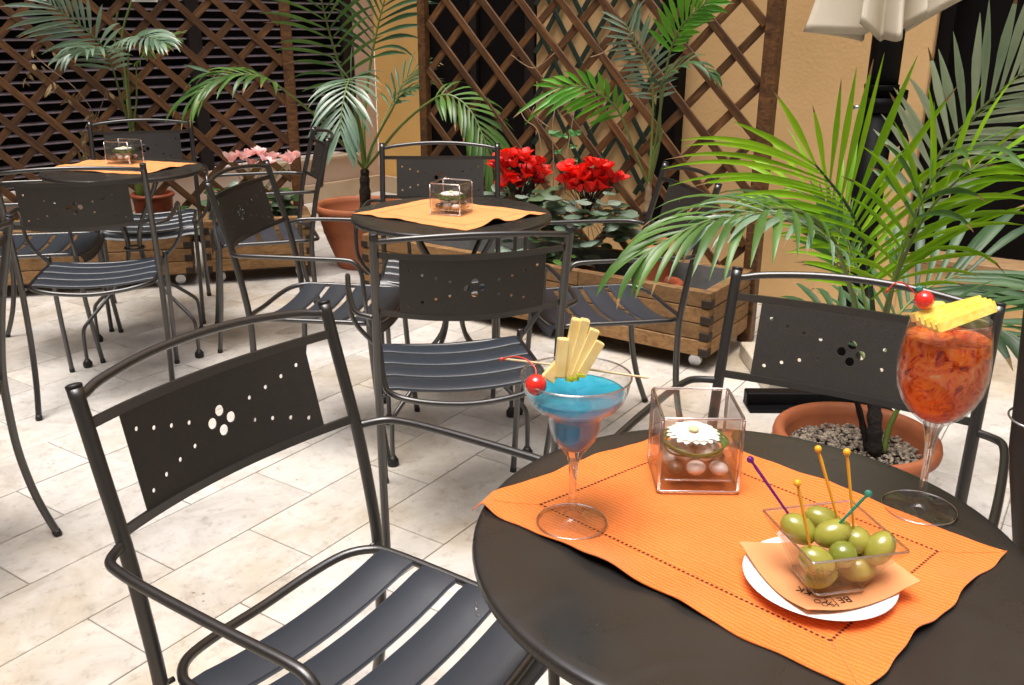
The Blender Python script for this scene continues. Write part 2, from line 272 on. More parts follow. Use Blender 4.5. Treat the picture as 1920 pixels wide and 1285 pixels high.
# ---------------------------------------------------------------- mesh helpers
class MB:
    def __init__(s): s.v = []; s.f = []; s.sm = []; s.mi = []; s.k = 0
    def add(s, v, f, smooth=False):
        o = len(s.v); s.v += [tuple(p) for p in v]; s.f += [tuple(i+o for i in q) for q in f]; s.sm += [smooth]*len(f); s.mi += [s.k]*len(f)
    def box(s, c, d, R=None, ch=0.0):
        c = V(c); h = V(d)/2; R = R or Matrix.Identity(3)
        if ch <= 0:
            v = [c+R@V((sx*h.x, sy*h.y, sz*h.z)) for sx in (-1, 1) for sy in (-1, 1) for sz in (-1, 1)]
            s.add(v, [(0, 1, 3, 2), (4, 6, 7, 5), (0, 4, 5, 1), (2, 3, 7, 6), (0, 2, 6, 4), (1, 5, 7, 3)])
        else:
            v = []; idx = {}
            for sx in (-1, 1):
                for sy in (-1, 1):
                    for sz in (-1, 1):
                        for ax in range(3):
                            q = [sx*(h.x-ch), sy*(h.y-ch), sz*(h.z-ch)]; q[ax] = (sx, sy, sz)[ax]*h[ax]
                            idx[(sx, sy, sz, ax)] = len(v); v.append(c+R@V(q))
            f = []
            for ax in range(3):
                a, b_ = [(1, 2), (2, 0), (0, 1)][ax]
                for sg in (-1, 1):
                    q = []
                    for (p_, q_) in ((-1, -1), (1, -1), (1, 1), (-1, 1)):
                        t = [0, 0, 0]; t[ax] = sg; t[a] = p_; t[b_] = q_; q.append(idx[(*t, ax)])
                    f.append(q if sg > 0 else q[::-1])
            for ax in range(3):
                a, b_ = [(1, 2), (2, 0), (0, 1)][ax]
                for p_ in (-1, 1):
                    for q_ in (-1, 1):
                        t = [0, 0, 0]; t[a] = p_; t[b_] = q_; lo = list(t); hi = list(t); lo[ax] = -1; hi[ax] = 1
                        q = [idx[(*lo, a)], idx[(*hi, a)], idx[(*hi, b_)], idx[(*lo, b_)]]; f.append(q if p_*q_ > 0 else q[::-1])
            for sx in (-1, 1):
                for sy in (-1, 1):
                    for sz in (-1, 1):
                        q = [idx[(sx, sy, sz, k)] for k in range(3)]; f.append(q if sx*sy*sz > 0 else q[::-1])
            s.add(v, f)
    def tube(s, pts, r, n=10, cap=True, close=False):
        pts = [V(p) for p in pts]; m_ = len(pts); rs = r if isinstance(r, (list, tuple)) else [r]*m_
        T = []
        for i in range(m_):
            a = pts[(i-1) % m_] if (close or i > 0) else pts[i]; b_ = pts[(i+1) % m_] if (close or i < m_-1) else pts[i]
            t = (b_-a); T.append(t.normalized() if t.length > 0 else V((0, 0, 1)))
        up = V((0, 0, 1)) if abs(T[0].z) < .9 else V((1, 0, 0)); nn = (up-T[0]*up.dot(T[0])).normalized(); v = []
        for i in range(m_):
            nn = (nn-T[i]*nn.dot(T[i])).normalized(); bb = T[i].cross(nn)
            v += [pts[i]+(nn*cos(2*pi*k/n)+bb*sin(2*pi*k/n))*rs[i] for k in range(n)]
        f = []
        for i in range(m_ if close else m_-1):
            j = (i+1) % m_
            for k in range(n):
                k2 = (k+1) % n; f.append((i*n+k, i*n+k2, j*n+k2, j*n+k))
        s.add(v, f, True)
        if cap and not close:
            o = len(s.v)-m_*n
            s.f += [tuple(o+k for k in range(n))[::-1], tuple(o+(m_-1)*n+k for k in range(n))]; s.sm += [False]*2; s.mi += [s.k]*2
    def lathe(s, prof, n=32, c=(0, 0, 0), closed=False):
        c = V(c); v = []; m_ = len(prof)
        for r, z in prof: v += [c+V((r*cos(2*pi*k/n), r*sin(2*pi*k/n), z)) for k in range(n)]
        f = []
        for i in range(m_ if closed else m_-1):
            j = (i+1) % m_
            for k in range(n): k2 = (k+1) % n; f.append((i*n+k, i*n+k2, j*n+k2, j*n+k))
        s.add(v, f, True)
    def ell(s, c, r, R=None, n=12, m_=8, jit=0):
        c = V(c); R = R or Matrix.Identity(3); v = []; f = []
        r = (r, r, r) if not isinstance(r, (tuple, list)) else r
        for i in range(1, m_):
            t = pi*i/m_
            for k in range(n):
                p = 2*pi*k/n; j = 1+random.uniform(-jit, jit)
                v.append(c+R@V((r[0]*sin(t)*cos(p)*j, r[1]*sin(t)*sin(p)*j, r[2]*cos(t)*j)))
        a = len(v); v += [c+R@V((0, 0, r[2])), c+R@V((0, 0, -r[2]))]
        for i in range(m_-2):
            for k in range(n): k2 = (k+1) % n; f.append((i*n+k, (i+1)*n+k, (i+1)*n+k2, i*n+k2))
        for k in range(n): k2 = (k+1) % n; f.append((a, k, k2)); f.append((a+1, (m_-2)*n+k2, (m_-2)*n+k))
        s.add(v, f, True)
    def build(s, name, mats, parent=None, kind=None):
        me = bpy.data.meshes.new(name); me.from_pydata(s.v, [], s.f)
        mats = mats if isinstance(mats, (list, tuple)) else ([mats, 'leaf_tip'] if s.mi and max(s.mi) else [mats])
        for q in mats: me.materials.append(MT[q])
        me.polygons.foreach_set('use_smooth', s.sm); me.polygons.foreach_set('material_index', s.mi); me.update()
        return obj(name, me, parent, kind)
def obj(name, me, parent=None, kind=None):
    o = bpy.data.objects.new(name, me); COL.objects.link(o)
    if parent: o.parent = parent
    if kind: o['kind'] = kind
    return o
def thing(name, label, cat, loc=(0, 0, 0), rz=0, group=None):
    o = bpy.data.objects.new(name, None); COL.objects.link(o); o.empty_display_size = .05
    o.location = loc; o.rotation_euler = (0, 0, rz); tag(o, label, cat, group); return o
def tag(o, label, cat, group=None):
    o['label'] = label; o['category'] = cat
    if group: o['group'] = group
    return o
def copy_tree(o, parent=None):
    c = o.copy(); COL.objects.link(c); c.parent = parent
    for ch in o.children: copy_tree(ch, c)
    return c
def spline(P, k=6):
    P = [V(p) for p in P]; out = []
    for i in range(len(P)-1):
        a = P[max(i-1, 0)]; b_ = P[i]; c = P[i+1]; d = P[min(i+2, len(P)-1)]
        for j in range(k):
            t = j/k; out.append(.5*((2*b_)+(c-a)*t+(2*a-5*b_+4*c-d)*t*t+(3*b_-a-3*c+d)*t**3))
    out.append(P[-1]); return out
def fillet(P, R, k=5):
    """polyline with its inner corners rounded"""
    P = [V(p) for p in P]; out = [P[0]]
    for i in range(1, len(P)-1):
        a, b_, c = P[i-1], P[i], P[i+1]; r = min(R, (a-b_).length*.45, (c-b_).length*.45)
        p0 = b_+(a-b_).normalized()*r; p1 = b_+(c-b_).normalized()*r
        for j in range(k+1):
            t = j/k; out.append(p0*(1-t)**2+b_*2*t*(1-t)+p1*t*t)
    out.append(P[-1]); return out
def Rz(a): return Matrix.Rotation(a, 3, 'Z')
def frame(x, z):
    x = V(x).normalized(); z = V(z); z = (z-x*z.dot(x)).normalized(); y = z.cross(x); return Matrix((x, y, z)).transposed()

# ================================================================ SETTING
m_ = MB(); m_.add([(-40, -20, -.03), (40, -20, -.03), (40, 60, -.03), (-40, 60, -.03)], [(0, 1, 2, 3)]); m_.build('ground', 'ground_stone', kind='structure')
floor = MB(); floor.box((0, 4, -.0145), (9.6, 9.6, .019)); floor = floor.build('floor', 'mortar', kind='structure')
TA = radians(56.3); AL = V((cos(TA), sin(TA), 0)); AC = V((sin(TA), -cos(TA), 0))
def inview(p, mg=.12):
    d = V(p)-V((0, 0, 1.2603)); z = d.dot(_f)
    if z < .1: return False
    u = d.dot(_rt)/z*1704.2/960; v = d.dot(_up)/z*1704.2/642.5
    return abs(u) < 1+mg and abs(v) < 1+mg
tile_me = []
for k in range(4):
    t_ = MB(); t_.box((0, 0, 0), (.4598, .2328, .012), ch=.0014); me = bpy.data.meshes.new('tile'); me.from_pydata(t_.v, [], t_.f)
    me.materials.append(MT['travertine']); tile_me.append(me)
tiles = []
for k in range(-14, 22):
    for j in range(-8, 24):
        t0 = 1.136+.463*j+(.2315 if k % 2 == 0 else 0)
        c = AC*(-1.745+.236*(k+.5))+AL*(t0+.2315); c.z = -.006
        if not any(inview((c+AL*a+AC*b_)) for a in (-.23, 0, .23) for b_ in (-.11, .11)): continue
        wl = 1.52*c.x-.0+0  # behind walls
        if V((.551, .8345, 0)).dot(c) > 4.45 and c.x > -.62: continue
        if V((.7615, -.648, 0)).dot(c) < V((.7615, -.648, 0)).dot(V((-1.07, 7.33, 0)))-.2: continue
        if c.y > 7.6: continue
        tiles.append(c)
tiles.sort(key=lambda c: c.length)
for i, c in enumerate(tiles[:300]):
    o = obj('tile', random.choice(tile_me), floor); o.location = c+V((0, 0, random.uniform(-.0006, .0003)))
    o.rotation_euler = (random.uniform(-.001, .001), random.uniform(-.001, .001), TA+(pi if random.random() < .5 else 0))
if len(tiles) > 300:
    t_ = MB(); R = Rz(TA)
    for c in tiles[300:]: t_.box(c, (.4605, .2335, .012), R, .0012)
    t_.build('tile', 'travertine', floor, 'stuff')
print('tiles', len(tiles))

# ---- right wall (ochre plaster) along UD, outward normal NR pointing away from the court
WO = V((1.224, 4.263, 0)); UD = V((.8345, -.551, 0)); NR = V((.551, .8345, 0)); AW = math.atan2(UD.y, UD.x)
RW = Rz(AW)
def wp(s, d, z): return WO+UD*s+NR*d+V((0, 0, z))
def wbox(mb, s0, s1, d0, d1, z0, z1, ch=0): mb.box(wp((s0+s1)/2, (d0+d1)/2, (z0+z1)/2), (s1-s0, d1-d0, z1-z0), RW, ch)
H = 2.7; HT = 8.5
b = MB(); wbox(b, -1.326, .60, 0, .3, 0, H, .006); wbox(b, .60, 5.8, .004, .3, 0, .285, .004); wbox(b, -2.111, 5.8, .001, .31, H+.003, HT)
wall = b.build('courtyard_wall', 'wall_orange'); tag(wall, 'ochre plastered wall behind the lattice, parasol and bright palm', 'wall'); wall['kind'] = 'structure'
b = MB(); wbox(b, .603, 5.8, -.02, .28, .288, .315, .004); b.build('window_sill', 'sill_stone', wall)
b = MB(); wbox(b, .605, 5.8, .16, .2, .32, H); wbox(b, .605, .66, .05, .155, .32, H, .003)
wbox(b, 1.5, 1.56, .1, .155, .32, H, .003)
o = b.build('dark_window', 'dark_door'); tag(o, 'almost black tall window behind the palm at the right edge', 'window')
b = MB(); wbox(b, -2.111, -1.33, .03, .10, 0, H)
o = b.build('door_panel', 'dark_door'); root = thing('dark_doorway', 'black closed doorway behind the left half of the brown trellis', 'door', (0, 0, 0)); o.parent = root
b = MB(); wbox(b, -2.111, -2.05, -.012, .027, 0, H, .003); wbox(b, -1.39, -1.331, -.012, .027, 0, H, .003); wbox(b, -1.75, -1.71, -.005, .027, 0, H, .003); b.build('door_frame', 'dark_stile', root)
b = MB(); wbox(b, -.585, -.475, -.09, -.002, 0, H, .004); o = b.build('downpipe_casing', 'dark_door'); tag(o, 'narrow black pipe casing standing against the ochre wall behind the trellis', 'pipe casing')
# green expanding lattice on the wall
def clip_strip(p, d, w_, h_):
    """clip the line p + t d to the rectangle 0..w_ x 0..h_"""
    t0, t1 = -1e9, 1e9
    for a in (0, 1):
        lo, hi = 0, (w_, h_)[a]
        if abs(d[a]) < 1e-9:
            if not lo <= p[a] <= hi: return None
            continue
        ta, tb = (lo-p[a])/d[a], (hi-p[a])/d[a]
        if ta > tb: ta, tb = tb, ta
        t0 = max(t0, ta); t1 = min(t1, tb)
    if t1-t0 < .03: return None
    return t0, t1
def lattice(parent, org, ux, w_, h_, dx, dy, x0, z0, sw, th, mat, name='lattice_strip', outd=None):
    """strips crossing at nodes (x0 + i dx, z0 + j dy); org = lower left corner, ux = unit vector along, outd = unit vector to the viewer"""
    Ln = sqrt(dx*dx+dy*dy)
    for sg in (1, -1):
        d = (dx/Ln, sg*dy/Ln)
        n_ = int((w_/dx+h_/dy))+3
        for i in range(-n_, n_):
            p = (x0+i*dx, z0)
            r = clip_strip(p, d, w_, h_)
            if not r: continue
            t0, t1 = r; tm = (t0+t1)/2; ln = t1-t0
            c = V(org)+V(ux)*(p[0]+d[0]*tm)+V((0, 0, p[1]+d[1]*tm))+V(outd)*(th*.52*(1 if sg < 0 else -1))
            dv = V(ux)*d[0]+V((0, 0, d[1])); R = frame(dv, V(outd))
            mb = MB(); mb.box((0, 0, 0), (ln, sw, th), None, min(.0015, th*.2))
            o = mb.build(name, mat, parent); o.matrix_local = Matrix.Translation(c) @ (R @ Matrix.Rotation(radians(random.uniform(-.35, .35)), 3, 'Z')).to_4x4()
root = thing('expanding_lattice', 'dark green narrow diamond lattice fixed flat on the ochre wall', 'lattice')
lattice(root, wp(-1.32, -.022, .45), UD, .73, 1.5, .148, .235, .05, .05, .026, .006, 'lattice_green', outd=-NR)

# ---- far walls at the back corner
CO = V((-1.07, 7.33, 0)); AL_ = radians(49.6); LD = V((cos(AL_), sin(AL_), 0)); NL = V((-sin(AL_), cos(AL_), 0)); RL = Rz(AL_)
def lp(s, d, z): return CO+LD*s+NL*d+V((0, 0, z))
def lbox(mb, s0, s1, d0, d1, z0, z1, ch=0): mb.box(lp((s0+s1)/2, (d0+d1)/2, (z0+z1)/2), (s1-s0, d1-d0, z1-z0), RL, ch)
b = MB(); lbox(b, -8.4, 0, 0, .3, 0, .30); lbox(b, -.19, 0, .003, .3, .303, H); lbox(b, -8.4, 0, .001, .31, H+.003, HT)
lw = b.build('shutter_wall', 'wall_pink'); tag(lw, 'pinkish plaster wall carrying the dark louvred shutters at the left', 'wall'); lw['kind'] = 'structure'
b = MB(); lbox(b, -8.4, -.003, -.03, -.003, 0, .129, .003); b.build('plinth', 'plinth_stone', lw)
b = MB(); lbox(b, -8.4, -.15, -.035, .06, .302, .322, .003); b.build('sill', 'plinth_stone', lw)
R2 = Rz(radians(-38)); d2 = V((cos(radians(-38)), sin(radians(-38)), 0)); n2 = V((sin(radians(38)), cos(radians(38)), 0))
b = MB(); b.box(CO+d2*1.0+n2*.152+V((0, 0, HT/2)), (2.0, .3, HT), R2)
fw = b.build('far_wall', 'wall_far'); tag(fw, 'yellow ochre wall at the far corner beyond the black doorway', 'wall'); fw['kind'] = 'structure'
b = MB(); b.box(CO+d2*1.0-n2*.016+V((0, 0, .065)), (1.96, .028, .129), R2, .003); b.build('plinth', 'plinth_stone', fw)
# louvred shutters
sh_root = thing('louvred_shutter', 'wide dark louvred shutters with pale lit slat edges behind the left trellis', 'shutter')
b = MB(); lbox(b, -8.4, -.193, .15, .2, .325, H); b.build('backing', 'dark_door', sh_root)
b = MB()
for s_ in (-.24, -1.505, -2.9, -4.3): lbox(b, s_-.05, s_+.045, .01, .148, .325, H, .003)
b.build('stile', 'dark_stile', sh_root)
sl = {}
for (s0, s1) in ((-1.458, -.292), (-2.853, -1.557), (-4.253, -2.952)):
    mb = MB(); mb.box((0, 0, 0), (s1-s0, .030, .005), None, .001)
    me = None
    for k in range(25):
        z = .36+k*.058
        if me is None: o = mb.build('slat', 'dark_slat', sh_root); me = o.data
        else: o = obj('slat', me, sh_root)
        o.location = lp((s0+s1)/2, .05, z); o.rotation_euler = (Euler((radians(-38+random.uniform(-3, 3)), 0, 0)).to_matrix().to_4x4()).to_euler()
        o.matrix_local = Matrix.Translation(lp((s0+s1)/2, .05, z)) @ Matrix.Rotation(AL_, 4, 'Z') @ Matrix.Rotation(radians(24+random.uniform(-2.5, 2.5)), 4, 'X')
# far apartment wall behind the camera side is open court: nothing is built there

# ---- the rest of the court: plain plastered house walls behind and beside the camera
ct = thing('court_building', 'pale plastered house walls closing the courtyard around the camera', 'building')
def seg_wall(a, b_, wins=()):
    a, b_ = V((*a, 0)), V((*b_, 0)); d = b_-a; ln = d.length; ux = d.normalized(); R = Rz(math.atan2(ux.y, ux.x)); nn = V((ux.y, -ux.x, 0))
    mb = MB(); mb.box((a+b_)/2+nn*.15+V((0, 0, 4.1)), (ln, .3, 8.2), R); mb.build('wall', 'wall_pale', ct)
    for s_, z_, w_, h_ in wins:
        mb = MB(); mb.box(a+ux*s_+V((0, 0, z_))-nn*.012, (w_, .02, h_), R); wi = mb.build('window', 'dark_door', ct)
        mb = MB(); mb.box(a+ux*s_+V((0, 0, z_-h_/2-.05))-nn*.05, (w_+.2, .12, .06), R, .005); mb.build('sill', 'plinth_stone', wi)
seg_wall((-6.2, 1.0), (-3.4, -4.0), ((2.8, 1.3, 1.4, 2.5), (2.8, 5.3, 1.1, 1.9)))
seg_wall((-3.3, -4.05), (4.6, -4.4), ((1.6, 1.3, 1.2, 2.5), (4.0, 1.3, 1.6, 2.5), (6.2, 1.3, 1.2, 2.5), (1.6, 5.3, 1.1, 1.9), (4.0, 5.3, 1.1, 1.9), (6.2, 5.3, 1.1, 1.9)))
seg_wall((4.7, -4.3), (6.0, 1.1), ((2.6, 1.3, 1.4, 2.5), (2.6, 5.3, 1.1, 1.9)))

# ---- timber trough planters
def planter(name, label, corner, ang, ln, dp, courses, ch_, z0, group, left_corner=True, split=None, liner=True):
    """corner = front right lower corner, ang = direction (radians) from it to the left end"""
    root = thing(name, label, 'planter', (corner[0], corner[1], 0), 0, group)
    ux = V((cos(ang), sin(ang), 0)); uy = V((ux.y, -ux.x, 0))
    if uy.y < 0: uy = -uy
    R = frame(ux, V((0, 0, 1))) ; th = .038
    def bb(mb, a0, a1, b0, b1, c0, c1, ch=.003):
        c = ux*((a0+a1)/2)+uy*((b0+b1)/2)+V((0, 0, (c0+c1)/2)); mb.box(c, (a1-a0, b1-b0, c1-c0), R, ch)
    for k in range(courses):
        za = z0+k*ch_; zb = za+ch_-.003; zm = (za+zb)/2
        for (b0, b1) in ((0, th), (dp-th, dp)):
            cuts = [0, split, ln] if (split and k == courses-1 and b0 == 0) else [0, ln]
            for i in range(len(cuts)-1):
                mb = MB(); j = random.uniform(-.0015, .0015)
                bb(mb, cuts[i]+.001, cuts[i+1]-.001, b0+j, b1+j, za, zb); mb.build('plank', 'plank_wood', root)
        zs = za-ch_/2 if k else za
        for a0 in (0, ln-th):
            mb = MB(); j = random.uniform(-.0015, .0015)
            bb(mb, a0+(.0-.002 if a0 == 0 else 0)+j, a0+th+(0 if a0 == 0 else .002)+j, th+.001, dp-th-.001, za, zb); mb.build('plank', 'plank_wood', root)
            mb = MB(); bb(mb, a0-.004 if a0 == 0 else a0+.002, a0+th-.002 if a0 == 0 else a0+th+.004, -.0035, th*.9, za, zm, .002); mb.build('end_grain', 'end_grain', root)
    top = z0+courses*ch_
    mb = MB(); bb(mb, th+.002, ln-th-.002, th+.002, dp-th-.002, z0+.01, z0+.02, 0)
    for q in ((th+.001, ln-th-.001, th+.001, th+.003), (th+.001, ln-th-.001, dp-th-.003, dp-th-.001), (th+.001, th+.003, th+.004, dp-th-.004), (ln-th-.003, ln-th-.001, th+.004, dp-th-.004)):
        bb(mb, *q, z0+.02, top-.006, 0)
    mb.build('liner', 'zinc', root)
    for a0 in (.07, ln-.07):
        for b0 in (.07, dp-.07):
            mb = MB(); c = ux*a0+uy*b0
            mb.tube([c+uy*-.012+V((0, 0, .026)), c+uy*.012+V((0, 0, .026))], .025, 16); mb.box(c+V((0, 0, .06)), (.03, .03, .018), R)
            mb.build('caster', 'steel', root)
    mb = MB(); bb(mb, .02, ln-.02, .03, dp-.03, z0-.012, z0-.001, 0); mb.build('base_board', 'end_grain', root)
    return root, ux, uy, top
PR, pux, puy, ptop = planter('planter_trough', 'long timber trough on casters holding red cyclamens, in front of the wide trellis', (.741, 3.253), math.atan2(.560, -.828), 1.76, .43, 4, .0645, .068, 'timber trough planters', split=.575)
A3 = radians(180+17)
P3a, qux, quy, qtop = planter('planter_trough', 'short timber trough with pink cyclamens beside the large clay pot', (-1.039, 4.64), A3, .545, .30, 4, .0655, .068, 'timber trough planters')
P3b, _, _, _ = planter('planter_trough', 'timber trough at the far left behind the first round table', (-1.614, 4.464), A3, 1.15, .30, 4, .0655, .068, 'timber trough planters')
# soil in troughs
def soil_in(root, ux, uy, ln, dp, z):
    mb = MB(); R = frame(ux, V((0, 0, 1))); mb.box(ux*ln/2+uy*dp/2+V((0, 0, z-.02)), (ln-.085, dp-.085, .04), R); mb.build('soil', 'soil', root, 'stuff')
soil_in(PR, pux, puy, 1.76, .43, .22); soil_in(P3a, qux, quy, .545, .30, .25); soil_in(P3b, qux, quy, 1.15, .30, .25)

# ---- trellises (timber)
TU = V((.828, -.560, 0)).normalized(); TN = V((-TU.y, TU.x, 0))   # TN points away from viewer
T0 = V((.985, 3.66, 0))
tr = thing('trellis', 'wide brown diamond trellis between two posts behind the red flowers', 'trellis', T0)
def trel_post(root, c, R, w_=.07, z0=.0, z1=2.0):
    mb = MB(); mb.box(V(c)+V((0, 0, (z0+z1)/2)), (w_, w_, z1-z0), R, .004); mb.build('post', 'lattice_wood', root)
RT = Rz(math.atan2(TU.y, TU.x))
trel_post(tr, TU*.008, RT, .058); trel_post(tr, TU*-1.712, RT, .042)
lattice(tr, TU*-1.685+V((0, 0, .30)), TU, 1.66, 1.7, .207, .214, 1.66, 1.268-.30-.214*3, .033, .011, 'lattice_wood', outd=-TN)
mb = MB(); mb.box(TU*-.855+V((0, 0, .285)), (1.66, .04, .035), RT, .003); mb.build('rail', 'lattice_wood', tr)
T3 = V((-1.175, 4.957, 0)); U3 = V((cos(radians(17)), sin(radians(17)), 0)); N3 = V((-U3.y, U3.x, 0)); R3 = Rz(radians(17))
tr3 = thing('trellis', 'brown diamond trellis in front of the dark louvred shutters', 'trellis', T3)
trel_post(tr3, (0, 0, 0), R3, .055); trel_post(tr3, U3*-1.9, R3, .055)
lattice(tr3, U3*-1.872+V((0, 0, .10)), U3, 1.845, 1.85, .200, .200, 1.845-.323+.2, 1.185-.10-.2*5, .035, .011, 'lattice_wood', outd=-N3)
# small notice at the top of the left trellis
sg = thing('notice_sign', 'small white notice with a red band hanging at the top edge of the left trellis', 'sign', (-1.7565, 4.6200, 1.3581))
mb = MB(); mb.box((0, 0, .1), (.115, .004, .2), R3, .001); mb.build('board', 'sign_white', sg)
mb = MB(); mb.box((0, -.003, .07), (.09, .002, .12), R3); mb.build('red_band', 'sign_red', sg)

# ================================================================ CHAIRS
def chair_panel_mesh():
    W2 = .163; zu, zl = .787, .660; Hh = zu-zl; n_b = 24
    ov = []; 
    for i in range(n_b): ov.append((-W2+2*W2*i/n_b, 0))
    for i in range(4): ov.append((W2, Hh*i/4))
    for i in range(n_b): ov.append((W2-2*W2*i/n_b, Hh))
    for i in range(4): ov.append((-W2, Hh-Hh*i/4))
    vs = [V(p) for p in ov]; no = len(vs); faces = [list(range(no))]; edges = []
    holes = []
    for s in (-1, 1):
        for x, f_ in ((.335, .38), (.52, .33), (.70, .27), (.875, .20), (.335, .64), (.52, .70), (.70, .77), (.875, .85)): holes.append((s*x*W2, (1-f_)*Hh, .0033))
    for x, f_ in ((.0, .39), (-.0165/W2, .505), (.0165/W2, .495), (0, .61)): holes.append((x*W2, (1-f_)*Hh, .0078))
    for hx, hy, r in holes:
        n = 14; o = len(vs); vs += [V((hx+r*cos(2*pi*k/n), hy+r*sin(2*pi*k/n))) for k in range(n)]
        edges += [(o+k, o+(k+1) % n) for k in range(n)]
    for i in range(1, n_b):
        for j in range(1, 4):
            p = V((-W2+2*W2*i/n_b, Hh*j/4))
            if all((p-V((h[0], h[1]))).length > h[2]+.003 for h in holes): vs.append(p)
    edges += [(i, (i+1) % no) for i in range(no)]
    r = delaunay_2d_cdt(vs, edges, [], 0, 1e-6); v2, f2 = r[0], r[2]
    F = []
    for f_ in f2:
        c = sum((v2[i] for i in f_), V((0, 0)))/len(f_)
        if any((c-V((h[0], h[1]))).length < h[2]*.98 for h in holes): continue
        F.append(tuple(f_))
    from collections import Counter
    def place(p, off):
        x, q = p; t = q/Hh; z = zl+q; k = 1-(x/.205)**2
        y = yb(z)-(.043*(1-t)+.034*t)*k; z -= (.0115*(1-t)+.005*t)*k
        return (x, y+off, z)
    V3 = [place(p, -.0012) for p in v2]+[place(p, .0012) for p in v2]; n = len(v2)
    FF = [f_ for f_ in F]+[tuple(i+n for i in f_[::-1]) for f_ in F]
    ec = Counter()
    for f_ in F:
        for i in range(len(f_)): ec[(f_[i], f_[(i+1) % len(f_)])] += 1
    for (a, b_) in list(ec):
        if (b_, a) not in ec: FF.append((b_, a, a+n, b_+n))
    mb = MB(); mb.add(V3, FF); return mb
W_ = .2149
def yb(z): return -.0311+(-.0869+.0311)*(z-.6375)/(.8407-.6375)
def make_chair():
    root = thing('metal_armchair', 'x', 'armchair')
    for s in (1, -1):
        mb = MB(); path = spline([(s*W_, -.0869, .8407), (s*W_, -.059, .739), (s*W_, -.0311, .6375), (s*W_, -.010, .53), (s*W_, .002, .44), (s*W_, .0035, .34), (s*W_, -.002, .2313), (s*W_, -.026, .11), (s*W_*1.005, -.0634, .004)], 5)
        mb.tube(path, .0098, 14); o = mb.build('back_post', 'frame_paint', root)
        mb = MB(); d = (path[0]-path[1]).normalized(); mb.tube([path[0]-d*.001, path[0]+d*.003, path[0]+d*.0045], [.0101, .0101, .007], 14); mb.build('end_cap', 'rubber', o)
        mb = MB(); d = (path[-1]-path[-2]).normalized(); mb.tube([path[-1]-d*.012, path[-1]+d*.002], [.0108, .0112], 12); mb.build('foot_cap', 'rubber', o)
    zt = .826
    P = [(-W_, yb(zt), zt), (-W_*.93, yb(zt)-.008, zt+.001), (-W_*.78, yb(zt)-.022, zt+.006), (-W_*.4, yb(zt)-.039, zt+.013), (0, yb(zt)-.044, zt+.0155)]
    P = P+[(-x, y, z) for x, y, z in P[-2::-1]]
    mb = MB(); mb.tube(spline(P, 5), .0066, 12); mb.build('top_rail', 'frame_paint', root)
    for zc, bow, sag in ((.793, .034, .005), (.654, .043, .012)):
        mb = MB(); n = 20; hh, tt = .0065, .003; vs = []; fs = []
        for i in range(n+1):
            x = -.207+.414*i/n; k = 1-(x/.207)**2; y = yb(zc)-bow*k; z = zc-sag*k
            vs += [(x, y-tt, z-hh), (x, y-tt, z+hh), (x, y+tt, z+hh), (x, y+tt, z-hh)]
        for i in range(n):
            for k in range(4): fs.append((i*4+k, i*4+(k+1) % 4, (i+1)*4+(k+1) % 4, (i+1)*4+k))
        mb.add(vs, fs); mb.build('cross_bar', 'frame_paint', root)
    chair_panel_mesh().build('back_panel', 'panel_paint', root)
    # seat frame: closed loop
    w1, w2 = .196, .192; z = .437
    loop = [(0, -.042, z-.020), (-.09, -.037, z-.014), (-.155, -.020, z-.005), (-.188, .012, z), (-w1, .05, z+.002), (-w1, .16, z+.002), (-w2, .28, z+.002), (-w2+.004, .335, z), (-.165, .362, z-.006), (-.09, .372, z-.014), (0, .375, z-.018)]
    loop = loop+[(-x, y, zz) for x, y, zz in loop[-2:0:-1]]
    Pl = loop+[loop[0]]; sp = []
    nL = len(loop)
    for i in range(nL):
        a, b_, c, d = (V(loop[(i+k) % nL]) for k in (-1, 0, 1, 2))
        for j in range(4):
            t = j/4; sp.append(.5*((2*b_)+(c-a)*t+(2*a-5*b_+4*c-d)*t*t+(3*b_-a-3*c+d)*t**3))
    mb = MB(); mb.tube(sp, .0075, 12, close=True); mb.build('seat_frame', 'frame_paint', root)
    # slats
    def slat(y0, y1, wrap=False):
        mb = MB(); n = 16; prof = [(y0, -.007), (y0+.0012, -.0012), (y0+.003, 0), (y1-.003, 0), (y1-.0012, -.0012), (y1, -.007)]
        if wrap: prof = [(y0, -.007), (y0+.0012, -.0012), (y0+.003, 0), (y1-.04, 0), (y1-.024, -.003), (y1-.010, -.012), (y1-.002, -.026), (y1, -.040)]
        vs = []; fs = []; m = len(prof)
        for i in range(n+1):
            x = -.192+.384*i/n; k = 1-(x/.192)**2; sg = -.020*k-(.004 if abs(x) > .185 else 0)
            for (y, q) in prof: vs.append((x, y, .4475+q+sg))
            for (y, q) in prof: vs.append((x, y+(.0015 if y < (y0+y1)/2 else -.0015), .4475+q+sg-.0018))
        for i in range(n):
            for k in range(m-1):
                a = i*2*m+k; b_ = a+2*m; fs.append((a, b_, b_+1, a+1)); a += m; b_ += m; fs.append((a, a+1, b_+1, b_))
            for k in (0, m-1): a = i*2*m+k; fs.append((a, a+m, a+3*m, a+2*m))
        mb.add(vs, fs, True); return mb
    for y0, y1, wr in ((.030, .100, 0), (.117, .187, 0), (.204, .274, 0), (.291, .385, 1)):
        slat(y0, y1, wr).build('seat_slat', 'slat_paint_sky_tint', root)
